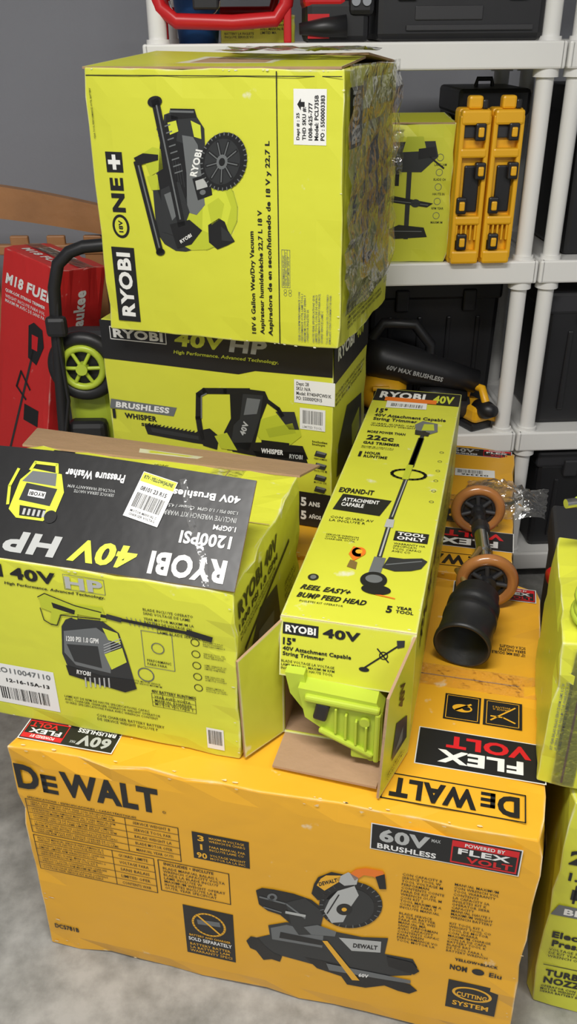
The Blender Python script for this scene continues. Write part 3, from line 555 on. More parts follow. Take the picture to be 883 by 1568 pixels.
# ------------------------------------------------------------ string trimmer carton (open end)
def trimmer_box():
    w,l,h=.2102,.9893,.2440;t=.004
    o=M()
    def wall(c,s): o.bb(c,s,GREEN,.0018)
    wall((0,l/2,h-t/2),(w,l,t));wall((0,l/2,t/2),(w,l,t));wall((-w/2+t/2,l/2,h/2),(t,l,h-2*t));wall((w/2-t/2,l/2,h/2),(t,l,h-2*t));wall((0,l-t/2,h/2),(w-2*t,t,h-2*t))
    e=t+.0006;q=w/2-e
    o.add([(-q,.004,e),(q,.004,e),(q,l-e,e),(-q,l-e,e),(-q,.004,h-e),(q,.004,h-e),(q,l-e,h-e),(-q,l-e,h-e)],[(0,1,2,3),(7,6,5,4),(0,3,7,4),(2,1,5,6),(3,2,6,7)],KRAFT)
    F,T,S=frames(w,l,h)
    o.rect(T,-.1035,.905,.1035,.983,K);o.text(T,'RYOBI',-.035,.945,.11,.045,W,bold=.04);o.text(T,'40V',.065,.94,.05,.05,LIME,bold=.05)
    o.poly(T,[(-.066,.862),(.03,.868),(.028,.915),(-.068,.908)],W,5);o.rect(T,-.075,.905,.05,.930,ORG,6);o.barcode(T,-.055,.872,.02,.892,l=6)
    o.text(T,'15"',-.072,.842,.026,.028,K,bold=.04);o.text(T,'40V Attachment Capable\nString Trimmer',-.002,.80,.165,.045,K,bold=.03)
    o.para(T,-.02,.758,.13,.02,2,K)
    o.text(T,'MORE POWER THAN',-.043,.715,.085,.013,K,bold=.03);o.text(T,'22cc',-.052,.684,.060,.026,K,bold=.04);o.text(T,'GAS TRIMMER',-.045,.655,.08,.014,K,bold=.04)
    o.para(T,-.05,.632,.07,.012,2,K);o.text(T,'1',-.082,.595,.006,.026,K,bold=.04);o.text(T,'HOUR\nRUNTIME',-.048,.595,.05,.03,K,bold=.03)
    o.text(T,'EXPAND-IT',-.060,.425,.068,.02,K,bold=.05);o.poly(T,[(-.092,.345),(-.002,.338),(.012,.402),(-.084,.410)],K);o.text(T,'ATTACHMENT\nCAPABLE',-.045,.378,.07,.034,W,bold=.03);o.para(T,-.05,.31,.08,.02,2,K)
    o.stroke(T,[(.038,.74),(.03,.56),(.020,.33),(.018,.14)],.009,K2,3);o.stroke(T,[(.036,.70),(.03,.56)],.013,K,3);o.stroke(T,[(.029,.50),(.021,.34)],.002,G2,4);o.stroke(T,[(.0205,.30),(.019,.2)],.003,G2,4)
    o.poly(T,[(.02,.74),(.05,.725),(.068,.745),(.064,.79),(.03,.80),(.014,.775)],G1,3);o.poly(T,[(.032,.745),(.06,.75),(.056,.785),(.034,.782)],LSH,4);o.poly(T,[(.02,.72),(.05,.715),(.052,.735),(.018,.745)],K,5)
    n=20;o.stroke(T,[(.030+.034*math.cos(i*2*math.pi/n),.52+.022*math.sin(i*2*math.pi/n)) for i in range(n)],.0065,K,4,True)
    o.stroke(T,[(.028,.56),(.026,.50)],.013,LSH,5);o.poly(T,[(.012,.30),(.028,.30),(.027,.33),(.013,.33)],G2,4)
    o.stroke(T,[(.02,.19),(.018,.14)],.02,G1,4);o.ell(T,.02,.125,.022,.024,K,5);o.ell(T,.02,.128,.014,.012,G1,6);o.ell(T,.028,.098,.024,.014,K,6);o.stroke(T,[(.03,.085),(.06,.08)],.003,ORG,5)
    o.poly(T,[(.028,.165),(.05,.158),(.076,.165),(.092,.175),(.100,.20),(.09,.208),(.06,.2),(.035,.20)],K2,5);o.stroke(T,[(.034,.175),(.09,.198)],.003,G1,6)
    o.ell(T,-.018,.205,.012,.016,ORG,4);o.poly(T,[(-.034,.195),(-.022,.175),(-.012,.19),(-.016,.215),(-.03,.222)],ORG,4);o.poly(T,[(-.028,.178),(-.015,.172),(-.014,.150),(-.03,.155)],TAN,4);o.ell(T,-.018,.206,.006,.007,YI,5)
    o.rect(T,.034,.258,.094,.292,K);o.text(T,'TOOL\nONLY',.064,.2755,.05,.026,W,bold=.04);o.para(T,.064,.235,.055,.032,4,K)
    for i in range(6): o.ring(T,.086,.64-.045*i,.004,.001,G1)
    o.para(T,-.055,.245,.06,.02,3,K)
    o.text(T,'REEL EASY+',-.050,.081,.080,.014,K,bold=.04,shear=.3);o.text(T,'BUMP FEED HEAD',-.036,.058,.110,.014,K,bold=.04,shear=.2);o.para(T,-.05,.042,.07,.005,1,K)
    o.ell(T,-.078,.112,.009,.010,K);o.ell(T,-.078,.112,.005,.006,G1,2)
    o.text(T,'5',.056,.050,.009,.019,K,bold=.04);o.text(T,'YEAR\nTOOL',.080,.052,.028,.018,K,bold=.03)
    o.text(S,'RYOBI 40V',.25,.18,.35,.05,K,bold=.05);o.para(S,.6,.12,.5,.1,5,K)
    SC=mat('scuffed_lime_board',(.76,.74,.55),.7);o.scuffs(T,-.1,.003,.1,.006,7,.005,SC,31);o.scuffs(T,-.103,.05,-.100,.9,9,.005,SC,32);o.scuffs(T,.100,.05,.103,.9,9,.005,SC,33)
    up=Vector((0,.020,.100)).normalized();FL=Fr((0,-.0215,h-.101),(1,0,0),up)
    o.board([FL.P(-.103,0),FL.P(.092,-.002),FL.P(.105,.102),FL.P(-.105,.102)],.003,GREEN,KRAFT)
    brand(o,FL,-.100,.073,-.044,.093);o.text(FL,'40V',-.008,.084,.058,.016,K,bold=.05)
    o.text(FL,'15"',-.089,.061,.020,.013,K,bold=.04);o.text(FL,'40V Attachment Capable\nString Trimmer',-.045,.043,.108,.018,K,bold=.03);o.para(FL,-.058,.020,.085,.017,3,K)
    o.stroke(FL,[(.025,.03),(.085,.085)],.0025,K,2);o.ell(FL,.030,.032,.008,.004,K,3);o.poly(FL,[(.078,.075),(.088,.079),(.088,.09),(.076,.088)],K2,3);o.ring(FL,.058,.060,.006,.0015,K,3);o.stroke(FL,[(.048,.07),(.066,.05)],.002,K,2)
    o.board([(-.105,-.001,.236),(-.105,-.001,.006),(-.150,-.075,.008),(-.155,-.078,.205)],.004,KRAFT,GREEN)
    a=Vector((.105,0,0));dn=(Vector((.076,-.105,0))-a).normalized()
    o.board([(.105,.0,.004),(.105,.0,.240),(.079,-.098,.195),(.074,-.108,.004)],.004,GREEN,KRAFT)
    SF=Fr(a+dn*.105,-dn,(0,0,1),(.964,-.266,0));SF.o+=SF.n*.0008
    o.poly(SF,[(.03,.05),(.09,.05),(.085,.1),(.04,.12)],K2,1);o.poly(SF,[(.04,.06),(.07,.06),(.07,.09)],G1,2);o.text(SF,'40V',.055,.165,.05,.02,K,90,bold=.04);o.para(SF,.05,.03,.07,.015,2,K)
    o.board([(-.100,-.002,.004),(-.100,-.085,.010),(.068,-.095,.014),(.074,-.002,.004)],.004,KRAFT,GREEN)
    return o.make('string_trimmer_box',(.0882,1.0435,.5262),-.2454)
trimmer_box()
def guard():
    o=M()
    def pr(pts,y0,y1,m,dy=0):
        n=len(pts);v=[(x,y0+dy*x,z) for x,z in pts]+[(x,y1,z) for x,z in pts]
        o.add(v,[tuple(range(n)),tuple(range(n,2*n))[::-1]]+[(i,n+i,n+(i+1)%n,(i+1)%n) for i in range(n)],m)
    pr([(-.066,.135),(.056,.128),(.066,.11),(.068,.012),(.050,.008),(-.02,.055),(-.055,.078)],-.050,.12,GPL)
    pr([(-.090,.15),(-.060,.15),(-.050,.088),(-.062,.082),(-.082,.11)],-.036,.12,GPL)
    o.bb((.004,-.052,.118),(.118,.012,.012),GPL,.004,rot=(0,.05,0));o.bb((.060,-.052,.062),(.010,.012,.10),GPL,.004)
    o.bb((.012,-.054,.043),(.095,.010,.010),GPL,.004,rot=(0,.42,0));o.bb((-.028,-.053,.098),(.022,.010,.034),BPL,.004,rot=(0,.2,0))
    for i in range(4): o.bb((-.005+.016*i,-.054,.085-.009*i),(.004,.008,.05),GPL,.0015)
    o.cyl((.04,-.056,.09),(.04,-.046,.09),.008,GPL);o.bb((.035,-.03,.022),(.03,.05,.016),GPL,.003)
    o.make('trimmer_guard',(.0882,1.0435,.5385),-.2454)
guard()

# ------------------------------------------------------------ shelving
SY=.045;SO=Vector((.171,2.27,0))
def SX(x,y,z): 
    c,s=math.cos(SY),math.sin(SY);return (SO.x+x*c-y*s,SO.y+x*s+y*c,z)
def shelf(cx,levels):
    o=M();w,d=1.0,.46
    for z in levels:
        o.bb((0,d/2,z-.006),(w-.02,d-.02,.012),WPL,.003)
        for y in (0.008,d-.008): o.bb((0,y,z-.027),(w-.006,.016,.060),WPL,.005)
        for x in(-w/2+.008,w/2-.008): o.bb((x,d/2,z-.027),(.016,d,.060),WPL,.005)
        for i in range(9): o.bb((-.4+.1*i,d/2,z-.022),(.006,d-.04,.025),WPL,.001)
        for i in range(3): o.bb((0,.1+.13*i,z-.022),(w-.04,.006,.025),WPL,.001)
        for x in(-w/2+.035,w/2-.035):
            for y in(.034,d-.034): o.cyl((x,y,z-.075),(x,y,z+.012),.031,WPL,.027)
    for x in(-w/2+.035,w/2-.035):
        for y in(.034,d-.034):
            o.cyl((x,y,0),(x,y,2.02),.0215,WPL);o.cyl((x,y,0),(x,y,.02),.027,WPL)
    return o.make('storage_shelf',SX(cx,0,0),SY)
Z1,Z2,Z3=1.530,1.018,.520
shelf(0,[Z1,Z2,Z3,.10,2.0]);shelf(1.005,[Z1,Z2,Z3,.10,2.0])

def drillbox():
    w,d,h=.31,.3,.340;o=M();o.carton(w,d,h,GREEN,.004);F,T,S=frames(w,d,h)
    x=.045
    o.rect(F,x-.006,.06,x+.006,.29,K2);o.poly(F,[(x-.06,.255),(x-.06,.285),(x-.045,.295),(x+.06,.298),(x+.07,.262),(x+.03,.225),(x-.02,.225)],K2,2);o.poly(F,[(x-.02,.272),(x+.04,.275),(x+.03,.308),(x-.01,.308)],LSH,3);o.poly(F,[(x+.02,.255),(x+.066,.262),(x+.06,.285),(x+.02,.280)],K,4);o.poly(F,[(x-.058,.262),(x-.025,.262),(x-.025,.288),(x-.05,.288)],G1,4)
    o.stroke(F,[(x-.03,.25),(x-.03,.195)],.010,K,3);o.poly(F,[(x-.065,.155),(x+.05,.140),(x+.065,.150),(x-.04,.168)],K,3);o.stroke(F,[(x-.055,.158),(x+.052,.146)],.002,G1,4)
    o.poly(F,[(x-.055,.080),(x-.03,.060),(x+.055,.066),(x+.045,.090),(x-.02,.096)],K,3);o.stroke(F,[(x-.04,.080),(x+.04,.080)],.002,G1,4);o.ell(F,x+.02,.15,.012,.010,K2,4)
    o.stroke(F,[(x+.05,.26),(x+.085,.235)],.004,K,4);o.text(F,'RYOBI',-.08,.31,.1,.02,K,bold=.05)
    for i in range(5): o.ring(F,.12,.26-.035*i,.008,.0012,G1);o.para(F,.122,.243-.035*i,.03,.006,1,K)
    o.para(F,-.06,.1,.1,.08,6,K)
    o.board([(-.15,.0,h),(.15,.0,h),(.13,.12,h+.014),(-.14,.12,h+.012)],.003,GREEN,KRAFT)
    r=random.Random(2);vs=[(x0*.014-.06+.004*r.random(),-.004-.006*r.random(),.22+.010*j) for j in range(12) for x0 in range(7)]
    o.add(vs,[(j*7+i,j*7+i+1,(j+1)*7+i+1,(j+1)*7+i) for j in range(11) for i in range(6)],FILM)
    brand(o,S,.04,.27,.2,.31)
    o.make('drill_press_box',SX(.100,.035,Z2),-.10)
drillbox()
def sawhorse(name,x):
    o=M();h=.372;w=.078
    o.bb((0,.035,h/2),(w,.05,h),YPL,.008)
    for z in (.02,h-.02): o.bb((0,.005,z),(w-.006,.035,.034),YPL,.006)
    o.bb((0,.004,h*.73),(w-.012,.03,.022),YPL,.005);o.bb((0,.004,h*.30),(w-.012,.03,.022),YPL,.005)
    for sx in(-1,1): o.bb((sx*(w/2-.007),.004,h/2),(.012,.026,h-.03),YPL,.004)
    for z in(h*.5,): o.bb((.004,.012,z),(w*.5,.02,h*.30),BPL,.004)
    for z,dx in((h*.86,.012),(h*.16,-.012),(h*.62,.02),(h*.40,-.02)):
        o.bb((dx,-.008,z),(.026,.02,.040),BPL,.004);o.bb((dx,-.020,z),(.014,.008,.022),YPL,.003)
    o.bb((0,.01,h*.86),(w-.02,.02,.03),BPL2,.003);o.bb((0,.02,h+.012),(w*.45,.03,.03),YPL,.006);o.bb((w*.3,.02,h+.008),(.014,.03,.022),BPL,.004)
    for i in range(5): o.bb((-w/2+.014+i*.012,-.0005,h*.235),(.005,.012,.05),YPL,.001)
    o.make(name,SX(x,-.012,Z2+.001),SY)
sawhorse('folding_sawhorse',.292);sawhorse('folding_sawhorse',.374)
def tote(name,loc,size,yaw=0,m=BPL,m2=BPL2):
    o=M();w,d,h=size
    o.bb((0,0,h*.44),(w*.94,d*.94,h*.88),m,.015,taper=(1.03,1.03));o.bb((0,0,h*.92),(w,d,h*.16),m2,.01)
    for i in range(4): o.bb((-w*.33+i*w*.22,-d*.478,h*.42),(w*.035,.012,h*.6),m,.004)
    for x in(-w*.25,w*.25): o.bb((x,-d*.5,h*.84),(w*.1,.02,h*.16),m2,.005)
    o.tube([(-w*.12,0,h),(-w*.1,0,h+.018),(w*.1,0,h+.018),(w*.12,0,h)],.006,m2)
    o.make(name,loc,yaw)
tote('dark_filler_tote',SX(-.25,.30,Z2),(.32,.26,.34),SY)  # dark totes added behind the goods to deepen the shade inside the shelves
tote('dark_filler_tote',SX(.385,.30,Z2),(.19,.26,.405),SY,BPL,BPL)
tote('dark_filler_tote',SX(-.18,.29,Z3),(.5,.28,.36),SY,BPL,BPL)
tote('dark_filler_tote',SX(.28,.33,Z3),(.40,.22,.405),SY,BPL,BPL)
tote('dark_filler_tote',SX(.80,.24,Z2),(.46,.36,.41),SY,BPL,BPL)
tote('dark_filler_tote',SX(.80,.24,Z3),(.48,.36,.40),SY,BPL,BPL2)
tote('dark_filler_tote',SX(.80,.22,.10),(.42,.36,.34),SY)
tote('dark_filler_tote',SX(.30,.24,.10),(.36,.34,.33),SY)
def blower():
    o=M()
    o.prof((-.14,0,.215),(.19,-.02,.13),[(0,.0),(0,.052),(.15,.060),(.4,.056),(.7,.042),(1,.034),(1,0)],BPL)
    o.prof((-.15,.0,.11),(-.02,-.02,.095),[(0,0),(0,.04),(.3,.06),(.8,.055),(1,.03),(1,0)],YPL)
    o.bb((-.07,-.06,.10),(.10,.02,.05),BPL,.006);o.bb((-.10,-.07,.135),(.05,.012,.012),YPL,.003)
    o.tube([(-.12,0,.26),(-.09,0,.305),(0,0,.30),(.05,0,.24),(.05,0,.18)],.016,BPL)
    o.bb((-.09,0,.03),(.16,.13,.055),BPL,.012);o.prof((-.03,-.02,.06),(.17,-.03,.055),[(0,0),(0,.03),(.5,.045),(1,.03),(1,0)],BPL2)
    o.prof((.02,-.03,.10),(.16,-.03,.085),[(0,0),(0,.02),(.4,.028),(1,.02),(1,0)],BPL)
    Fq=Fr((-.01,-.064,.188),(.968,0,-.25),(.25,0,.968),(0,-1,0));o.text(Fq,'60V MAX BRUSHLESS',.01,-.01,.17,.014,G2,0,2,.03)
    o.text(Fr((-.07,-.071,.10),(1,0,0),(0,0,1)),'DEWALT',0,0,.08,.016,YI,0,2,.04)
    o.make('leaf_blower',SX(.20,.11,Z3+.003),SY)
    o=M()
    o.bb((0,0,.05),(.07,.10,.05),YPL,.012);o.bb((0,0,.012),(.075,.09,.024),BPL,.006);o.prof((0,-.02,.06),(0,-.09,.075),[(0,0),(0,.028),(.6,.026),(1,.016),(1,0)],BPL)
    o.tube([(0,.04,.07),(0,.03,.12),(.0,-.03,.125),(0,-.05,.09)],.012,YPL);o.cyl((.02,-.03,.04),(.055,-.05,.03),.014,YPL)
    o.make('cordless_tool',SX(.385,.075,Z3+.001),.5)
blower()
def cordless(name,loc,yaw,m,s=1.):
    o=M()
    o.prof((0,.10*s,.17*s),(0,-.09*s,.17*s),[(0,0),(0,.03*s),(.2,.036*s),(.7,.034*s),(.85,.024*s),(1,.014*s),(1,0)],m)
    o.bb((0,.05*s,.10*s),(.035*s,.045*s,.12*s),BPL,.01,rot=(-.15,0,0));o.bb((0,.05*s,.025*s),(.075*s,.115*s,.05*s),BPL,.01);o.bb((0,.05*s,.058*s),(.06*s,.09*s,.02*s),m,.005)
    o.cyl((0,-.09*s,.17*s),(0,-.12*s,.17*s),.012*s,STEEL);o.bb((0,-.0,.13*s),(.02*s,.03*s,.04*s),BPL,.004)
    o.bb((.034*s,.02*s,.17*s),(.006,.06*s,.03*s),W,.001);o.bb((-.034*s,.02*s,.17*s),(.006,.06*s,.03*s),BPL,.001)
    return o.make(name,loc,yaw)
def topitems():
    o=M()
    o.prof((0,0,0),(0,0,.115),[(0,0),(0,.048),(.9,.058),(.9,.062),(1,.062),(1,.054),(.05,.045),(.05,0)],BLU)
    o.tube([(.06*math.cos(a),-.062,.09+.05*math.sin(-a)*.8) for a in [i*math.pi/10 for i in range(11)]],.002,STEEL,6)
    o.make('bucket',SX(-.375,.15,Z1+.001))
    o=M();o.carton(.18,.2,.062,GREEN,.002,4);F,T,S=frames(.18,.2,.062);brand(o,F,-.08,.03,-.01,.05);o.para(F,.04,.035,.07,.03,4,K);o.para(F,-.045,.018,.07,.012,2,K)
    o.make('tool_box_carton',SX(-.23,.085,Z1+.001),SY)
    o=M();z=.07
    o.tube([(-.19,-.02,z+.16),(-.18,-.02,z+.05),(-.165,-.02,z+.005),(-.13,-.02,z-.022),(0,-.02,z-.026),(.10,-.02,z-.020),(.125,-.02,z+.01),(.14,-.02,z+.12)],.0165,RPL)
    o.tube([(-.19,.26,z+.16),(-.165,.26,z+.0),(.10,.26,z+.0),(.14,.26,z+.12)],.0145,RPL)
    for x in(-.17,.12): o.tube([(x,-.02,z+.045),(x,.26,z+.045)],.011,RPL)
    o.bb((-.02,.12,z+.06),(.26,.26,.05),RPL,.012);o.bb((-.02,.12,z+.12),(.20,.2,.07),BPL,.012);o.bb((-.06,-.01,z+.03),(.06,.02,.06),BPL,.005)
    for x in(-.178,.128):
        for y in(-.02,.26): o.bb((x,y,(z+.02)/2),(.018,.018,z+.02),RPL,.004)
    o.make('hand_truck_frame',SX(-.29,.045,Z1+.001),SY)
    o=M()
    o.bb((0,0,.045),(.15,.16,.09),BPL,.015);o.bb((-.03,-.01,.10),(.10,.14,.06),RPL,.014);o.bb((.055,-.03,.085),(.06,.12,.06),BPL,.012)
    for x in(-.0,.025): o.cyl((x+.04,-.095,.085),(x+.04,-.08,.085),.010,STEEL)
    o.prof((.02,-.08,.035),(-.09,-.08,.03),[(0,0),(0,.024),(.5,.02),(1,.012),(1,0)],BPL);o.tube([(-.06,0,.12),(-.04,0,.17),(.05,0,.17),(.07,0,.10)],.014,BPL)
    o.text(Fr((-.02,-.0815,.10),(1,0,0),(0,0,1)),'FUEL',0,0,.05,.014,W,0,3,.04);o.rect(Fr((0,-.080,.04),(1,0,0),(0,0,1)),-.07,-.03,-.02,.02,RPL,2)
    o.make('cordless_chainsaw',SX(-.045,.10,Z1+.001),SY)
    o=M()
    o.bb((0,0,.055),(.40,.24,.105),BPL,.016);o.bb((0,0,.135),(.39,.23,.055),BPL2,.014);o.bb((0,-.115,.10),(.36,.012,.014),BPL2,.004)
    for x in(-.13,.13): o.bb((x,-.122,.11),(.045,.016,.05),BPL2,.005)
    o.bb((-.03,-.12,.06),(.16,.006,.03),BPL2,.003);o.tube([(-.07,-.12,.13),(-.065,-.15,.13),(.065,-.15,.13),(.07,-.12,.13)],.009,BPL);o.bb((.02,-.123,.03),(.3,.006,.012),BPL2,.002)
    o.make('tool_case',SX(.245,.14,Z1+.001),SY)
topitems()

# ------------------------------------------------------------ red tool carton leaning at left
def redbox():
    w,d,h=.22,.165,1.03;o=M();o.carton(w,d,h,REDC,.003);F,T,S=frames(w,d,h)
    o.text(F,'M18',-.055,h-.080,.070,.030,W,0,2,.04,.15);o.text(F,'FUEL',.045,h-.080,.10,.030,W,0,2,.04,.15)
    o.text(F,'QUIK-LOK STRING TRIMMER',-.01,h-.113,.16,.010,W,bold=.03);o.para(F,-.01,h-.135,.16,.022,2,W)
    A=F;h-=.02
    o.stroke(A,[(.04,h-.20),(-.045,h-.58)],.008,K2,3);o.poly(A,[(.01,h-.16),(.03,h-.145),(.065,h-.155),(.075,h-.20),(.05,h-.26),(.015,h-.25)],K,3);o.poly(A,[(.025,h-.18),(.05,h-.18),(.05,h-.22),(.028,h-.22)],RPL,4)
    o.stroke(A,[(.03,h-.34),(-.01,h-.30),(-.025,h-.35),(.015,h-.375)],.007,K,4);o.poly(A,[(-.09,h-.57),(-.03,h-.56),(-.01,h-.585),(-.02,h-.63),(-.07,h-.62)],K,4);o.ell(A,-.045,h-.635,.02,.014,K2,5)
    o.rect(F,.01,h-.44,.07,h-.39,K);o.text(F,'BRUSHLESS',-.01,h-.72,.17,.02,W,bold=.04);o.text(F,'POWER',-.01,h-.68,.15,.028,W,bold=.04)
    h+=.02
    o.text(T,'M18 FUEL',0,.045,.15,.028,W,0,2,.04);o.rect(T,-.07,.08,.04,.125,W);o.barcode(T,-.06,.09,.03,.115);o.rect(T,-.108,.07,.108,.12,TAPE,5)
    o.text(S,'Milwaukee',.08,h-.15,.18,.04,W,90,2,.04)
    R=Matrix.Rotation(math.radians(12),4,'Y')@Matrix.Rotation(-.63,4,'Z')
    p=Vector((-.580,2.20,1.035))-R@Vector((w/2,0,h))
    mn=min((R@Vector((x,y,z))).z for x in(-w/2,w/2) for y in(0,d) for z in(0,h))
    p.z=-mn+.001
    o.make('power_tool_box',X=Matrix.Translation(p)@R)
redbox()
def mower():
    o=M()
    o.bb((-.01,.07,.50),(.18,.09,.78),BPL2,.04,seg=4);o.bb((-.01,.02,.66),(.13,.07,.22),GPL,.03,seg=4);o.bb((-.01,-.01,.42),(.13,.05,.20),BPL,.02)
    def wheel(c,r):
        c=Vector(c);o.torus(c,(0,1,0),r*.80,r*.20,RUB);o.torus(c+Vector((0,-.012,0)),(0,1,0),r*.56,r*.10,GPL,36)
        o.cyl(c+Vector((0,.02,0)),c+Vector((0,-.004,0)),r*.55,BPL);o.cyl(c+Vector((0,.0,0)),c+Vector((0,-.03,0)),r*.16,GPL)
        for i in range(6):
            q=i*math.pi/3;o.tube([c+Vector((0,-.018,0)),c+Vector((r*.52*math.cos(q),-.014,r*.52*math.sin(q)))],r*.055,GPL,8)
    wheel((-.012,-.045,.825),.090);wheel((-.05,-.035,.108),.106)
    o.tube([(-.12,-.06,.10),(-.085,-.07,.56),(-.062,-.07,.90),(-.052,-.07,1.03),(-.035,-.07,1.085),(-.005,-.07,1.112),(.03,-.07,1.124),(.085,-.07,1.128)],.015,BPL,16)
    o.tube([(.06,.10,.10),(.065,.10,.6),(.075,.09,1.0),(.085,-.0,1.10),(.085,-.07,1.128)],.013,BPL)
    o.bb((-.085,-.075,.56),(.032,.035,.09),BPL,.008);o.bb((-.055,-.085,.94),(.05,.03,.05),BPL,.01)
    o.bb((-.02,-.045,.64),(.10,.05,.08),BPL,.015);o.bb((-.02,-.05,.55),(.10,.05,.07),BPL,.015)
    o.tube([(-.085,-.08,.6),(-.05,-.09,.75),(-.055,-.085,.9),(-.045,-.075,1.03)],.005,BPL,8)
    o.make('lawn_mower',(-.50,2.10,.0),0)
mower()
def bench():
    o=M();W_=1.5;n=24
    def z(x,b,cr): return b+cr*math.cos(min(1.0,abs(x)/(W_/2))*math.pi*.5)
    vs=[];fs=[]
    for i in range(n+1):
        x=-W_/2+W_*i/n;t=z(x,1.075,.12);b=z(x,1.0,.10)
        vs+=[(x,0,b),(x,0,t),(x,.035,t),(x,.035,b)]
    for i in range(n):
        a=4*i;c=a+4
        fs+=[(a,a+1,c+1,c),(a+1,a+2,c+2,c+1),(a+2,a+3,c+3,c+2),(a+3,a,c,c+3)]
    fs+=[(0,3,2,1),(4*n,4*n+1,4*n+2,4*n+3)];o.add(vs,fs,WOOD)
    o.bb((0,.018,.62),(W_-.05,.03,.06),WOOD,.005);o.bb((0,.018,.99),(W_-.05,.028,.03),WOOD,.005)
    for i in range(13): o.bb((-.66+.11*i,.018,.82),(.055,.018,.42),WOOD,.004)
    for x in(-W_/2+.03,W_/2-.03):
        o.bb((x,.018,.54),(.06,.05,1.08),WOOD,.006);o.bb((x,.45,.31),(.06,.05,.62),WOOD,.006);o.bb((x,.24,.64),(.07,.50,.03),WOOD,.006)
    for i in range(5): o.bb((0,.08+.09*i,.42),(W_-.06,.075,.022),WOOD,.004)
    o.bb((0,.45,.38),(W_-.06,.03,.06),WOOD,.004)
    o.make('wooden_bench',(-1.13,2.62,0),0)
bench()

# ------------------------------------------------------------ right-hand cartons
yw=-.2393;ex=Vector((math.cos(yw),math.sin(yw),0));ey=Vector((-math.sin(yw),math.cos(yw),0))
def at(a,b,z): return Vector((.43,.92,0))+ex*a+ey*b+Vector((0,0,z))
def electric():
    w,d,h=.42,.34,.515;o=M();o.carton(w,d,h,GREEN,.005);F,T,S=frames(w,d,h);x=-w/2
    o.text(F,'2000',x+.065,.40,.10,.034,K,bold=.05);o.text(F,'1.2 GPM',x+.065,.355,.09,.02,K,bold=.04);o.poly(F,[(x+.005,.255),(w/2,.255),(w/2,.282),(x+.015,.282)],G1);o.text(F,'BRUSHLESS',x+.10,.268,.15,.016,W,bold=.04)
    o.rect(F,x+.03,.30,x+.042,.325,K);o.stroke(F,[(x+.036,.335),(x+.036,.292)],.004,K)
    o.text(F,'Electric',x+.055,.205,.08,.017,K,bold=.04);o.text(F,'Pressure Washer',x+.10,.182,.165,.017,K,bold=.04);o.para(F,x+.08,.155,.13,.025,3,K)
    o.text(F,'TURBO',x+.055,.10,.075,.018,K,bold=.05);o.text(F,'NOZZLE',x+.06,.078,.085,.018,K,bold=.05);o.para(F,x+.055,.052,.08,.022,3,K,bold=.02);o.stroke(F,[(x+.012,.12),(x+.2,.12)],.002,K)
    o.make('electric_pressure_washer_box',at(w/2,0,0),yw)
    w,d,h=.40,.30,.275;o=M();o.carton(w,d,h,GREEN,.005);F,T,S=frames(w,d,h);x=-w/2
    o.rect(F,x+.035,0.01,x+.038,h-.01,KRAFT);o.rect(F,x+.02,.005,x+.055,h-.005,TAPE,2);o.para(F,x+.018,.15,.15,.016,3,G1,90);o.para(F,x+.12,.16,.12,.1,8,K)
    o.make('garden_tool_box',at(w/2-.054,.02,.5272),yw)
electric()
def hose():
    o=M();P=[]
    for i in range(140):
        t=i/139*2*math.pi*4;r=.062+.005*math.sin(t*.7);P.append((r*math.cos(t),r*math.sin(t)*.8,.010+.0075*i/30+.003*math.sin(t*1.3)))
    o.tube(P,.008,GPL,10);o.cyl(P[-1],(P[-1][0]+.0,P[-1][1]+.05,P[-1][2]),.010,BPL)
    o.make('garden_hose',(.480,.995,.8035),0)
hose()
tote('dark_filler_tote',(.795,1.56,0),(.42,.44,.545),yw)
cordless('impact_driver',(.505,1.18,.8030),-1.35,GPL,.62)
def redtool():
    o=M();o.prof((-.07,0,.035),(.10,.02,.04),[(0,0),(0,.02),(.3,.034),(.8,.03),(1,.02),(1,0)],RPL);o.bb((.03,-.03,.02),(.10,.05,.035),BPL,.01);o.tube([(-.08,-.02,.02),(-.04,-.06,.03),(.04,-.07,.03),(.10,-.03,.03)],.009,RPL)
    o.make('hand_grinder',(.600,1.455,.548),.2)
redtool()

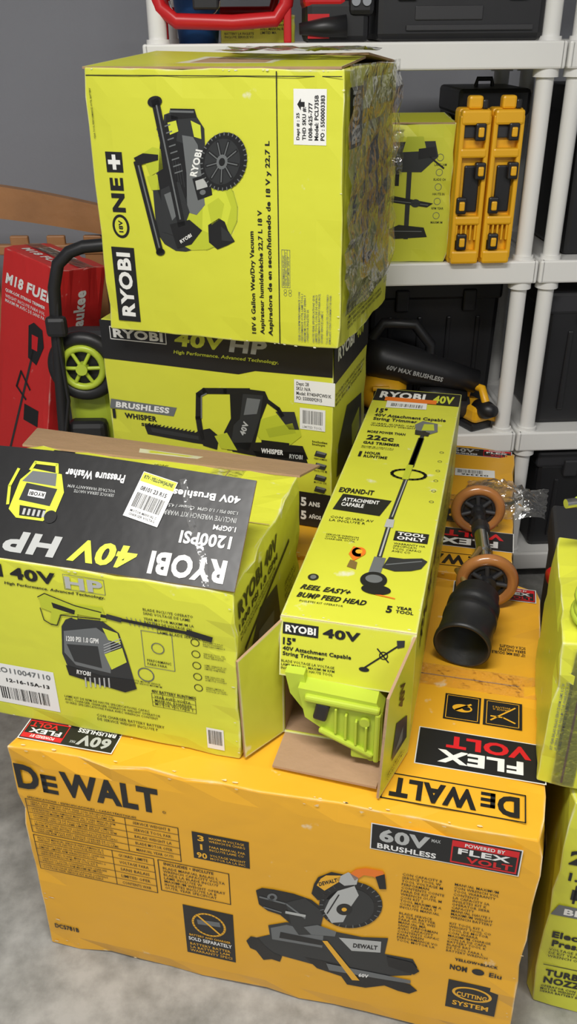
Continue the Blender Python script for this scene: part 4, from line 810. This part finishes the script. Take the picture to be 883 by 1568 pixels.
# ------------------------------------------------------------ wheels, axle, rubber boot on the cartons
def axle():
    o=M();A=Vector((.398,1.425,.5885));B=Vector((.438,1.72,.5885));d=(B-A).normalized()
    for c in(A,B):
        o.torus(c,d,.050,.0120,AMB);o.torus(c-d*.002,d,.036,.005,BPL,36);o.cyl(c-d*.016,c+d*.016,.017,BPL);o.cyl(c-d*.003,c+d*.003,.037,BPL)
        a=d.orthogonal().normalized();b=d.cross(a)
        for i in range(7):
            q=i*2*math.pi/7;o.tube([c-d*.006+(a*math.cos(q)+b*math.sin(q))*.012,c-d*.006+(a*math.cos(q)+b*math.sin(q))*.038],.005,BPL2,8)
    o.cyl(A-d*.05,B+d*.02,.008,STEEL);o.cyl(A+d*.06,A+d*.19,.0155,STEEL);o.cyl(A+d*.19,A+d*.215,.020,BPL);o.cyl(A+d*.05,A+d*.06,.019,TAN);o.cyl(B-d*.05,B-d*.03,.014,BPL);o.cyl(A+d*.10,A+d*.11,.019,STEEL)
    o.tube([A-d*.02+Vector((-.02,0,.0)),A-d*.03+Vector((-.045,.01,.012)),A+d*.01+Vector((-.055,.03,.0)),A+d*.03+Vector((-.03,.03,-.01))],.006,TAN,8)
    o.tube([A+Vector((-.015,0,.01)),A+d*.05+Vector((-.03,0,.02)),A+d*.10+Vector((-.01,0,.015))],.006,TAN,8)
    o.make('wheel_axle')
    o=M();p0=Vector((.366,1.365,.600));p1=Vector((.312,1.230,.578))
    k=.97
    o.prof(p0,p1,[(t,r*k) for t,r in [(0,.0),(0,.034),(.05,.044),(.22,.046),(.26,.051),(.36,.051),(.38,.048),(.46,.048),(.48,.052),(.56,.052),(.58,.0495),(.9,.052),(.93,.054),(1,.054),(1,.049),(.3,.046),(.3,0)]],RUB,48)
    o.make('rubber_boot_coupling')
axle()
def bag():
    o=M();n=18;vs=[];r=random.Random(3)
    for j in range(n+1):
        for i in range(n+1):
            x=i/n;y=j/n;edge=min(x,1-x,y,1-y)
            z=.006+.036*min(1,edge*5)*(.35+.5*r.random())+.008*math.sin(9*x+5*y)
            vs.append(((x-.5)*.20+.006*r.random(),(y-.5)*.20*(1-.25*x)+.006*r.random(),max(.002,z)))
    fs=[(j*(n+1)+i,j*(n+1)+i+1,(j+1)*(n+1)+i+1,(j+1)*(n+1)+i) for j in range(n) for i in range(n)]
    o.add(vs,fs,FILM,False);o.tube([(-.02,-.03,.01),(.02,-.02,.014),(.04,.02,.01)],.004,BPL,8);o.bb((.05,-.03,.008),(.03,.012,.006),W,.001)
    o.make('plastic_parts_bag',(.535,1.86,.5265),-.3)
bag()

# ------------------------------------------------------------ lights, world, camera
def area(n,loc,sx,sy,e,col=(1,.975,.935)):
    l=bpy.data.lights.new(n,'AREA');l.shape='RECTANGLE';l.size=sx;l.size_y=sy;l.energy=e;l.color=col
    ob=bpy.data.objects.new(n,l);ob.location=loc;sc.collection.objects.link(ob)
    return ob
def fixture(n,x,y):
    o=M();o.bb((0,0,.03),(1.2,.2,.05),mat('fixture_white',(.8,.8,.8),.4),.01);o.make('ceiling_lamp',(x,y,2.745),0)
    area('lamp_light',(x,y,2.735),1.15,.3,n)
fixture(58,-.3,.25);fixture(30,1.4,-.9);fixture(26,-1.7,-.7)
w=bpy.data.worlds.new('world');sc.world=w;w.use_nodes=True;w.node_tree.nodes['Background'].inputs[0].default_value=(.92,.95,1,1);w.node_tree.nodes['Background'].inputs[1].default_value=.38
th,r=.5115,-.0091
Fv=Vector((0,math.cos(th),-math.sin(th)));U=Vector((0,math.sin(th),math.cos(th)));R=Vector((1,0,0))
R2=R*math.cos(r)+U*math.sin(r);U2=-R*math.sin(r)+U*math.cos(r)
cam=bpy.data.cameras.new('camera');co=bpy.data.objects.new('camera',cam);sc.collection.objects.link(co)
cam.sensor_fit='VERTICAL';cam.sensor_height=36;cam.sensor_width=36*1084/1926;cam.lens=1304.54/1568*36;cam.clip_start=.02
mt=Matrix((R2,U2,-Fv)).transposed().to_4x4();mt.translation=Vector((0,0,1.5515));co.matrix_world=mt
sc.camera=co
